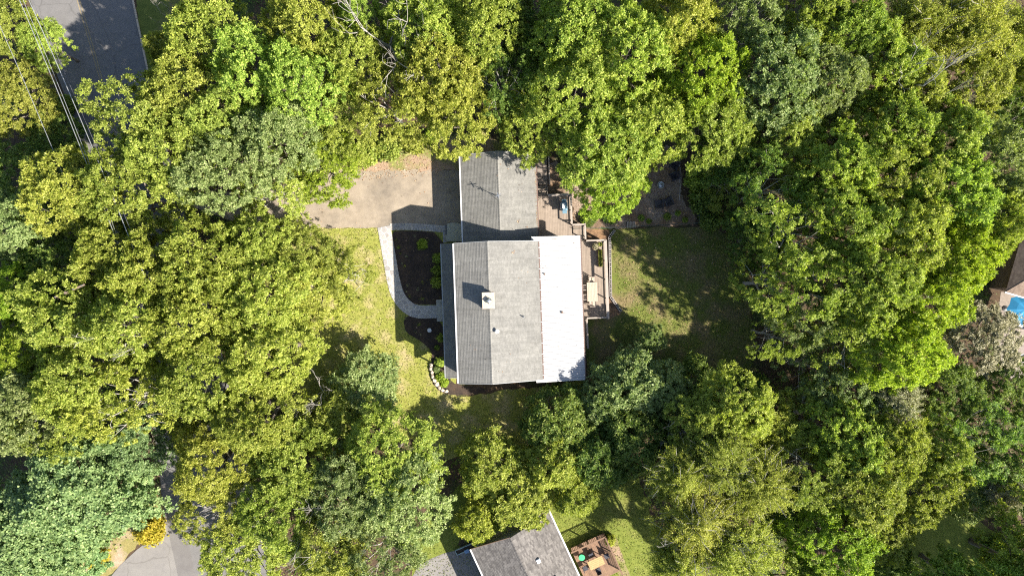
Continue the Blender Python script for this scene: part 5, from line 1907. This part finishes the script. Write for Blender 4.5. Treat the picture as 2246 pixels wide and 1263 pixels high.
# deck planters
q = HL(1318, 566, 1.0)
pb = thing('planter_box', 'long planter box with yellow-green plants on the lower deck', 'planter', hw(q.x - .05, q.y, .44), TH)
mbx = MB()
for s in (-1, 1):
    mbx.box((s * .155, 0, .22), (.03, 1.65, .44))
    mbx.box((0, s * .81, .22), (.28, .03, .44))
mbx.build('box', 'brown_planter', pb)
MB().box((0, 0, .2), (.278, 1.58, .4)).build('soil', 'soil', pb)
rng = np.random.default_rng(77)
c_ = np.column_stack([rng.uniform(-.17, .17, 900), rng.uniform(-.8, .8, 900), rng.uniform(.42, .62, 900)])
v_, f_ = leaves(c_, np.tile(np.array([0, 0, 1.0]), (900, 1)), .10, rng)
link('foliage', mesh_np('planter_foliage', v_, f_, 'leaf_feather'), pb)
q = HL(1314, 536, .9)
for nm, qx, qy, rad, mat, lab in [('potted_plant', 1306, 541, .30, 'leaf_copper', 'round brown potted plant at the upper corner of the lower deck'),
                                  ('potted_plant', 1315, 536, .20, 'leaf_feather', 'square potted yellow plant at the upper corner of the lower deck')]:
    q = HL(qx, qy, .9)
    pt = thing(nm, lab, 'plant', hw(q.x, q.y, .44), TH)
    sq = rad < .25
    MB().lathe((0, 0, 0), [(rad * .7, 0), (rad, .38), (rad * 1.05, .40), (rad * .9, .40), (rad * .88, .34)], 4 if sq else 16, False).build('pot', 'terracotta', pt)
    MB().lathe((0, 0, 0), [(.005, .36), (rad * .9, .355)], 12, False).build('soil', 'soil', pt)
    n = 420
    d_ = unit(rng, n, -.1)
    v_, f_ = leaves(d_ * rng.uniform(.3, 1, (n, 1)) * rad * 1.15 + np.array([0, 0, .52]), d_ * .5 + np.array([0, 0, .6]), .10, rng)
    link('foliage', mesh_np('pot_foliage', v_, f_, mat), pt)

# ------------------------------------------------------------------ neighbour house at the bottom
NT = R(24.9)
norg = at(1119, 1179, 5.4)
nb = thing('house', 'brown-grey shingled neighbour house at the bottom edge', 'house', (norg.x, norg.y, 0), NT)
nzr, nze = 5.4, 3.7
XL_, XRr = -3.95, 3.95
# local y is downward from the gable peak; y = 0 at the peak
roof_slope('roof_slope', (XL_, nze), (0, nzr), -14.0, 0.0, 'shingle_brown', nb, seed=11, exposure=.15)
roof_slope('roof_slope', (XRr, nze), (0, nzr), -14.0, 0.0, 'shingle_brown', nb, seed=12, exposure=.15)
roof_slope('roof_slope', (XRr - .004, nze - .002), (1.9, nze + .882), 0.003, 0.32, 'shingle_brown', nb, seed=13, exposure=.15)
ridge_cap(0, nzr, -14, 0, 'shingle_brown', nb, 46)
MB().add([(-3.4, -13.7, 0), (3.4, -13.7, 0), (3.4, -.35, 0), (-3.4, -.35, 0), (-3.4, -13.7, 3.62), (3.4, -13.7, 3.62), (3.4, -.35, 3.62), (-3.4, -.35, 3.62), (0, -13.7, 5.2), (0, -.35, 5.2)],
         [[0, 1, 5, 8, 4], [1, 2, 6, 5], [2, 3, 7, 9, 6], [3, 0, 4, 7]]).build('wall', 'siding_wall', nb)
for xx in (XL_ - .06, XRr + .06):
    MB().bar((xx, -14, nze - .04), (xx, .02 if xx < 0 else .3, nze - .04), .12, .12).build('gutter', 'gutter_white', nb)
for xx in (XL_, XRr):
    MB().bar((xx, .36 if xx > 0 else .03, nze - .07), (0 if xx < 0 else 1.9, .36 if xx > 0 else .03, (nzr if xx < 0 else nze + .882) - .07), .045, .18).build('rake_board', 'siding_brown', nb)
sv = MB().box((1.35, -3.1, nzr - 1.35 * .453 + .10), (.36, .36, .26), bevel=.03).build('roof_vent', 'white_paint', nb)
MB().box((-1.3, -4.0, nzr - 1.3 * .453 + .06), (.3, .3, .2), bevel=.03).build('roof_vent', 'black_metal', nb)
window(-3.4, -3.0, 1.6, 1.4, 1.2, 'x-', nb)
window(3.4, -2.2, 1.6, 1.4, 1.2, 'x+', nb)
window(1.2, -.35, 1.6, 1.2, 1.2, 'y+', nb)
# taller rear block, out of frame, whose corner shades the roof
MB().box((1.95, -10.5, 3.3), (3.3, 6.4, 6.6)).build('wall', 'siding_wall', nb)
MB().add([(.1, -13.9, 6.5), (3.8, -13.9, 6.5), (3.8, -7.1, 6.5), (.1, -7.1, 6.5), (1.95, -13.9, 7.3), (1.95, -7.1, 7.3)],
         [[0, 4, 5, 3], [4, 1, 2, 5], [0, 1, 4], [2, 3, 5], [3, 2, 1, 0]]).build('upper_roof', 'shingle_brown', nb)


def nbw(x, y, z=0.0):
    return Matrix.Translation((norg.x, norg.y, 0)) @ Matrix.Rotation(NT, 4, 'Z') @ Vector((x, y, z))


# neighbour deck, with its own railing, table and chairs
nd_ = thing('wooden_deck', 'red-brown neighbour deck with slatted railing at the bottom edge', 'deck', (norg.x, norg.y, 0), NT)
deck_area(4.05, 7.6, -8.9, -4.95, .55, nd_, 'red_wood', seed=9)
railing(nd_, [(4.08, -5.0), (7.55, -5.0)], .55, mat='red_wood', low=False, balusters=.16, hgt=.95)
railing(nd_, [(7.55, -5.07), (7.55, -8.85)], .55, mat='red_wood', low=False, balusters=.16, hgt=.95)
pp = nbw(5.75, -6.95, .55)
nt_ = thing('patio_table', 'orange-brown wooden table on the neighbour deck', 'table', pp, NT)
for k in range(5):
    MB().box((0, -.34 + k * .17, .72), (1.5, .16, .035)).build('table_slat', 'bench_wood', nt_)
for sx in (-1, 1):
    for sy in (-1, 1):
        MB().box((sx * .62, sy * .3, .35), (.06, .06, .70)).build('leg', 'red_wood', nt_)


def dark_chair(x, y, rz, label):
    c = thing('patio_chair', label, 'chair', nbw(x, y, .55), NT + rz, 'chairs on the neighbour deck')
    MB().box((0, 0, .42), (.46, .44, .05), bevel=.012).build('seat', 'black_plastic', c)
    MB().box((0, -.23, .68), (.44, .04, .48), bevel=.012).build('backrest', 'black_plastic', c)
    for sx in (-1, 1):
        for sy in (-1, 1):
            MB().bar((sx * .19, sy * .18, .40), (sx * .22, sy * .21, 0), .03).build('leg', 'black_metal', c)


dark_chair(5.6, -6.1, math.pi, 'dark patio chair above the neighbour table')
dark_chair(5.6, -7.8, 0, 'dark patio chair below the neighbour table')
dark_chair(4.6, -7.1, -math.pi / 2, 'dark patio chair left of the neighbour table')
dark_chair(6.9, -6.9, math.pi / 2, 'dark patio chair right of the neighbour table')
p = at(1276, 1222, 1.0)
gr = thing('round_side_table', 'bright green round side table on the neighbour deck', 'side table', (p.x, p.y, .55))
MB().lathe((0, 0, .44), [(.28, 0), (.30, .02), (.29, .045), (.03, .05)], 22).build('top', 'green_plastic', gr)
MB().lathe((0, 0, 0), [(.17, 0), (.16, .02), (.04, .05), (.035, .445)], 14).build('pedestal', 'green_plastic', gr)
shrub(SHR_BIG, 1338, 1185, 24, 1.0, 'leaf_feather', 'yellow shrub at the corner of the neighbour deck', name='yellow_shrub')
shrub(SHR_BIG, 1028, 1174, 26, 1.0, 'leaf_bright', 'round green shrub left of the neighbour roof', name='garden_shrub')
sheet('mulch_bed', smooth_poly(P((1003, 1200), (1010, 1178), (1030, 1160), (1060, 1165), (1100, 1175), (1040, 1200)), 1), .0165, 'mulch_dark')
sheet('mulch_bed', rough_edge(P((1330, 1175), (1352, 1180), (1364, 1215), (1385, 1270), (1372, 1290), (1352, 1250)), .3, .05, 15), .0175, 'litter')
# raised board and storage box beside the neighbour drive
a_ = at(1001, 1209)
sb = thing('timber_planter', 'grey-teal raised timber planter beside the neighbour driveway', 'planter', a_, 0)
dv = at(1047, 1189) - a_
dl = math.atan2(dv.y, dv.x)
for s in (-.22, .22):
    nv = Vector((-math.sin(dl), math.cos(dl), 0)) * s
    MB().bar(nv + Vector((0, 0, .17)), dv + nv + Vector((0, 0, .17)), .06, .34).build('board', 'teal_board', sb)
for e in (Vector((0, 0, 0)), dv):
    nv = Vector((-math.sin(dl), math.cos(dl), 0)) * .19
    MB().bar(e - nv + Vector((0, 0, .17)), e + nv + Vector((0, 0, .17)), .06, .335).build('board', 'teal_board', sb)
MB().bar(dv * .03 + Vector((0, 0, .12)), dv * .97 + Vector((0, 0, .12)), .38, .24).build('soil', 'soil', sb)
p = at(1024, 1208, .4)
bx_ = thing('storage_box', 'small blue storage box next to the neighbour gutter', 'box', (p.x, p.y, 0), NT)
MB().box((0, 0, .22), (.42, .30, .44), bevel=.02).build('body', 'blue_box', bx_)
MB().box((0, 0, .47), (.46, .34, .05), bevel=.015).build('lid', 'blue_box', bx_)

# ------------------------------------------------------------------ right-hand neighbour: roof corner, umbrella, seats
rc = at(2206, 640, 3.0)
rn = thing('house', 'tan-brown shingled house corner at the right edge', 'house', (rc.x, rc.y, 0), R(-16))
# local: eave runs along +x from the corner, roof rises towards +y (hip end)
m = MB()
for i in range(34):
    y0_, y1_ = i * .14, (i + 1) * .14
    z0_ = 3.0 + y0_ * .45
    z1_ = 3.0 + y1_ * .45
    xa, xb = y0_ * .72, y1_ * .72
    m.add([(xa, y0_, z0_ + .014), (8, y0_, z0_ + .014), (8, y1_, z1_), (xb, y1_, z1_), (xa, y0_, z0_ - .002), (8, y0_, z0_ - .002)], [[0, 1, 2, 3], [4, 5, 1, 0]])
m.build('roof_slope', 'shingle_tan', rn)
m = MB()
hy = 34 * .14
m.add([(0, 0, 2.99), (hy * .72, hy, 2.99 + hy * .45), (hy * .72, hy + 4, 2.99 + hy * .45), (-.0, hy + 7.5, 2.99), ], [[0, 1, 2, 3]])
m.build('roof_slope', 'shingle_tan', rn)
MB().bar((-.05, -.06, 2.95), (8, -.06, 2.95), .11, .11).build('gutter', 'gutter_white', rn)
MB().box((4.3, 5.5, 1.45), (7.7, 10, 2.9)).build('wall', 'siding_brown', rn)
p = at(2243, 678, 2.3)
um = thing('patio_umbrella', 'blue patio umbrella at the right edge', 'umbrella', (p.x, p.y, 0))
n = 8
for k in range(n):
    a0, a1 = 2 * math.pi * k / n, 2 * math.pi * (k + 1) / n
    am = (a0 + a1) / 2
    rad = 1.5
    vs = [(0, 0, 2.75), (math.cos(a0) * rad * .5, math.sin(a0) * rad * .5, 2.56), (math.cos(am) * rad * .46, math.sin(am) * rad * .46, 2.53), (math.cos(a1) * rad * .5, math.sin(a1) * rad * .5, 2.56),
          (math.cos(a0) * rad, math.sin(a0) * rad, 2.28), (math.cos(am) * rad * .86, math.sin(am) * rad * .86, 2.27), (math.cos(a1) * rad, math.sin(a1) * rad, 2.28)]
    MB().add(vs, [[0, 1, 2], [0, 2, 3], [1, 4, 5, 2], [2, 5, 6, 3]]).build('canopy_panel', 'umbrella_blue', um)
    MB().bar((math.cos(a0) * .05, math.sin(a0) * .05, 2.70), (math.cos(a0) * rad * .98, math.sin(a0) * rad * .98, 2.255), .02).build('rib', 'galvanized', um)
MB().tube([(0, 0, 0.02), (0, 0, 2.78)], .025, 8).build('pole', 'galvanized', um)
MB().lathe((0, 0, 0), [(.28, .0), (.28, .06), (.05, .12)], 14).build('base', 'black_metal', um)
sheet('patio_slab', P((2195, 640), (2330, 640), (2330, 830), (2200, 830), (2185, 720)), .017, 'paver')  # darker slab colour stands in for the shade lying here
for px, py, rz, lab in [(2243, 712, 2.6, 'pale patio chair below the blue umbrella'), (2240, 785, 1.8, 'pale patio chair beside the copper-coloured tree')]:
    p = at(px, py, .4)
    c = thing('patio_chair', lab, 'chair', (p.x, p.y, .017), rz, 'chairs on the right-hand patio')
    MB().box((0, 0, .36), (.7, .62, .10), bevel=.03).build('cushion', 'cushion', c)
    for s in (-1, 1):
        MB().bar((s * .36, .3, .3), (s * .36, -.3, .3), .05, .6).build('side_frame', 'white_paint', c)
    MB().bar((-.36, -.32, .55), (.36, -.32, .55), .05, .4).build('back_frame', 'white_paint', c)
    MB().box((0, 0, .15), (.66, .56, .30)).build('base', 'white_paint', c)

# ------------------------------------------------------------------ autumn bushes by the lower left drive, shrubs by the driveway
shrub(SHR_BIG, 325, 1163, 66, 1.7, 'leaf_autumn', 'orange-yellow bush at the fork of the pale drive', name='autumn_bush')
shrub(SHR_BIG, 213, 1226, 48, 1.3, 'leaf_autumn', 'smaller orange-yellow bush left of the pale drive', name='autumn_bush')
shrub(SHR_BIG, 150, 1258, 36, 1.0, 'leaf_autumn', 'low orange bush at the bottom edge', name='autumn_bush')
for px, py, d, h, m, lab in [(800, 335, 60, 2.0, 'leaf_olive', 'olive shrub on the top edge of the driveway, left'),
                             (850, 325, 55, 1.6, 'leaf_olive', 'olive shrub on the top edge of the driveway, middle'),
                             (905, 308, 55, 1.6, 'leaf_feather', 'yellow-green shrub on the top edge of the driveway, right'),
                             (945, 300, 34, 1.0, 'leaf_bright', 'small bright shrub next to the garage shadow'),
                             (1240, 370, 30, 1.0, 'leaf_deep', 'dark shrub behind the patio timber edging'),
                             (1290, 480, 34, .8, 'leaf_deep', 'dark low shrub by the wire fence'),
                             (1340, 470, 40, .8, 'leaf_deep', 'dark low shrub right of the grill'),
                             (1550, 440, 66, 2.0, 'leaf_deep', 'dark shrub right of the gravel'),
                             (1530, 395, 50, 1.8, 'leaf_green', 'green shrub right of the timber edging'),
                             (1560, 480, 50, 1.6, 'leaf_deep', 'dark shrub at the top right of the back lawn'),
                             (1660, 850, 60, 2.2, 'leaf_deep', 'dark shrub at the lower right of the back lawn'),
                             (2200, 280, 70, 2.0, 'leaf_deep', 'dark shrub in the shaded gap at the right edge'),
                             (2190, 1210, 70, 1.6, 'leaf_deep', 'dark shrub right of the shaded clearing'),
                             (140, 230, 44, 1.6, 'leaf_deep', 'dark shrub under the power lines, upper'),
                             (165, 330, 44, 1.6, 'leaf_deep', 'dark shrub under the power lines, lower')]:
    shrub(SHR_BIG, px, py, d, h, m, lab, name='wild_shrub')

# ------------------------------------------------------------------ power lines and their poles
def pole(px, py, label, h=12.6):
    p = at(px, py, 0)
    o = thing('utility_pole', label, 'pole', (p.x, p.y, 0), R(23))
    MB().tube([(0, 0, -.2), (0, 0, h)], [.17, .11], 10).build('pole', 'pole_wood', o)
    MB().box((0, .14, h - .6), (2.6, .12, .14)).build('crossarm', 'pole_wood', o)
    for x in (-1.15, -.4, .4, 1.15):
        MB().lathe((x, .14, h - .53), [(.05, 0), (.06, .05), (.03, .14)], 8).build('insulator', 'galvanized', o)
    return p


pole(-20, -190, 'wooden utility pole beyond the top edge')
pole(330, 640, 'wooden utility pole hidden under the left yellow trees')


def wire(a, b, r_, label, sag=.5, mat='wire_metal'):
    pts = []
    for i in range(25):
        t_ = i / 24
        p = a.lerp(b, t_)
        p.z -= sag * 4 * t_ * (1 - t_)
        pts.append(p)
    o = MB().tube(pts, r_, 6).build('power_line', mat)
    tag(o, label, 'power line', 'power lines over the road')


def ext(p, q, h, y0=-190, y1=620):
    """extend a photo segment to the poles' rows"""
    k = (q[0] - p[0]) / (q[1] - p[1])
    return at(p[0] + k * (y0 - p[1]), y0, h), at(p[0] + k * (y1 - p[1]), y1, h)


wire(*ext((37, 0), (178, 345), 11.4), .026, 'leftmost pale power line of the bundle over the road')
wire(*ext((45, 0), (184, 345), 11.2), .017, 'second pale power line from the left in the bundle')
wire(*ext((62, 10), (205, 345), 12.2), .028, 'thick pale power line on the right of the bundle')
wire(*ext((70, 10), (214, 345), 12.2), .016, 'thin dark power line on the far right of the bundle', mat='wire_dark')
wire(*ext((5, 85), (120, 355), 10.0), .022, 'single pale wire left of the power line bundle')

# ------------------------------------------------------------------ undergrowth on the forest floor (nobody could count it)
def inside(poly, x, y):
    c = False
    n = len(poly)
    j = n - 1
    for i in range(n):
        if (poly[i][1] > y) != (poly[j][1] > y) and x < (poly[j][0] - poly[i][0]) * (y - poly[i][1]) / (poly[j][1] - poly[i][1]) + poly[i][0]:
            c = not c
        j = i
    return c


rng = np.random.default_rng(123)
clear = [front, back, nl, rl, road, drive, lit, dry, vl, nd, pale, P((960, 300), (1260, 300), (1540, 300), (1540, 880), (960, 880)), P((2150, 560), (2340, 560), (2340, 860), (2180, 860))]
pts = []
while len(pts) < 3600:
    x, y = rng.uniform(-54, 54), rng.uniform(-31, 31)
    if not any(inside(c, x, y) for c in clear):
        pts.append((x, y))
cc = []
for x, y in pts:
    k = 26
    s = rng.uniform(.25, .7)
    cc.append(np.column_stack([rng.normal(x, s, k), rng.normal(y, s, k), np.abs(rng.normal(.25, .22, k)) + .05]))
cc = np.vstack(cc)
hard = [road, pale, drive, nd, front, nl, P((352, 1066), (372, 1063), (436, 1290), (436, 1400), (366, 1400))]
cc = cc[[not any(inside(c, a[0], a[1]) for c in hard) for a in cc]]
v_, f_ = leaves(cc, np.tile(np.array([0, 0, 1.]), (len(cc), 1)), .17, rng)
tag(link('undergrowth', mesh_np('undergrowth', v_, f_, 'leaf_deep')), 'low green undergrowth on the shaded forest floor', 'undergrowth', kind='stuff')

# ------------------------------------------------------------------ grass blades and fallen leaves, too many to count
def scatter(polys, n, seed, avoid=()):
    rg = np.random.default_rng(seed)
    out = []
    for poly in polys:
        xs, ys = [a[0] for a in poly], [a[1] for a in poly]
        ar = poly_area(poly)
        k = int(n * ar)
        cnt = 0
        while cnt < k:
            x, y = rg.uniform(min(xs), max(xs)), rg.uniform(min(ys), max(ys))
            cnt += 1
            if inside(poly, x, y) and not any(inside(c, x, y) for c in avoid):
                out.append((x, y))
    return np.array(out), rg


house_px = P((968, 300), (1185, 300), (1300, 500), (1336, 500), (1362, 690), (1300, 840), (1005, 850), (968, 830))
keep_out = [house_px, bed1, bed2, P((828, 490), (860, 490), (885, 640), (905, 668), (975, 668), (975, 705), (905, 700), (870, 670), (850, 600)), drive]
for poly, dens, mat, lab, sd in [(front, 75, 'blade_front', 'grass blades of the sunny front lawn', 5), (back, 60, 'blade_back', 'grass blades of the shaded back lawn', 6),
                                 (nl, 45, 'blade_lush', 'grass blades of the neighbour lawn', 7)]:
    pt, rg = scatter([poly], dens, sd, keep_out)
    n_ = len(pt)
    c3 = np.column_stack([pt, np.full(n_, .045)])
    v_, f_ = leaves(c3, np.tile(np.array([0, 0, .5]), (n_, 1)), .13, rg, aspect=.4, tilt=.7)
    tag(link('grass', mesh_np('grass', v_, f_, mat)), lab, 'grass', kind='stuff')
strip = P((745, 345), (960, 300), (960, 385), (745, 400))
pt, rg = scatter([strip], 30, 9)
pt2, _ = scatter([drive, front], 0.8, 10, [house_px])
pt3, _ = scatter([back], 3.0, 12, [house_px])
pt = np.vstack([pt, pt2, pt3])
c3 = np.column_stack([pt, np.full(len(pt), .05)])
v_, f_ = leaves(c3, np.tile(np.array([0, 0, 1.2]), (len(pt), 1)), .12, rg, tilt=.35)
tag(link('fallen_leaves', mesh_np('litter_leaves', v_, f_, 'litter_leaf')), 'dry leaves scattered on the driveway and lawns', 'leaves', kind='stuff')

# small clumps of leaf debris lying on the roofs
rg = np.random.default_rng(31)
cs = []
for px, py, n_, sp_ in [(1136, 485, 16, .10), (1156, 497, 6, .06), (1126, 553, 12, .10), (1100, 375, 4, .3), (1140, 410, 5, .4), (1150, 600, 5, .5), (1110, 790, 6, .6), (1040, 760, 5, .6),
                        (1176, 522, 6, .15), (1218, 522, 5, .2), (1262, 536, 4, .1), (1190, 585, 4, .15), (1230, 640, 4, .8), (1250, 780, 5, .6)]:
    q_ = HL(px, py, 3.2 if py < 510 else (4.2 if px > 1182 else 5.9))
    for k in range(n_):
        x, y = q_.x + rg.normal(0, sp_), q_.y + rg.normal(0, sp_)
        if y > 4.6:
            z = GZR - abs(x - GXR) * (GZR - GZ) / (GXB - GXR)
        elif x > XB:
            z = white_z(x) + .01
        else:
            z = rear_z(x) if x > XR else front_z(x)
        cs.append(hw(x, y, z + .035))
cs = np.array([tuple(c) for c in cs])
v_, f_ = leaves(cs, np.tile(np.array([0, 0, 1.0]), (len(cs), 1)), .09, rg, tilt=.4)
tag(link('roof_debris', mesh_np('roof_debris', v_, f_, 'litter_leaf')), 'brown leaf debris lying on the house roofs', 'leaves', kind='stuff')
pt, rg = scatter([P((1256, 425), (1490, 330), (1525, 462), (1528, 492), (1256, 500))], 14, 44)
c3 = np.column_stack([pt, np.full(len(pt), .04)])
v_, f_ = leaves(c3, np.tile(np.array([0, 0, 1.0]), (len(pt), 1)), .14, rg, tilt=.4)
tag(link('fallen_leaves', mesh_np('gravel_leaves', v_, f_, 'litter_leaf')), 'dry leaves scattered over the gravel around the fire pit', 'leaves', kind='stuff')
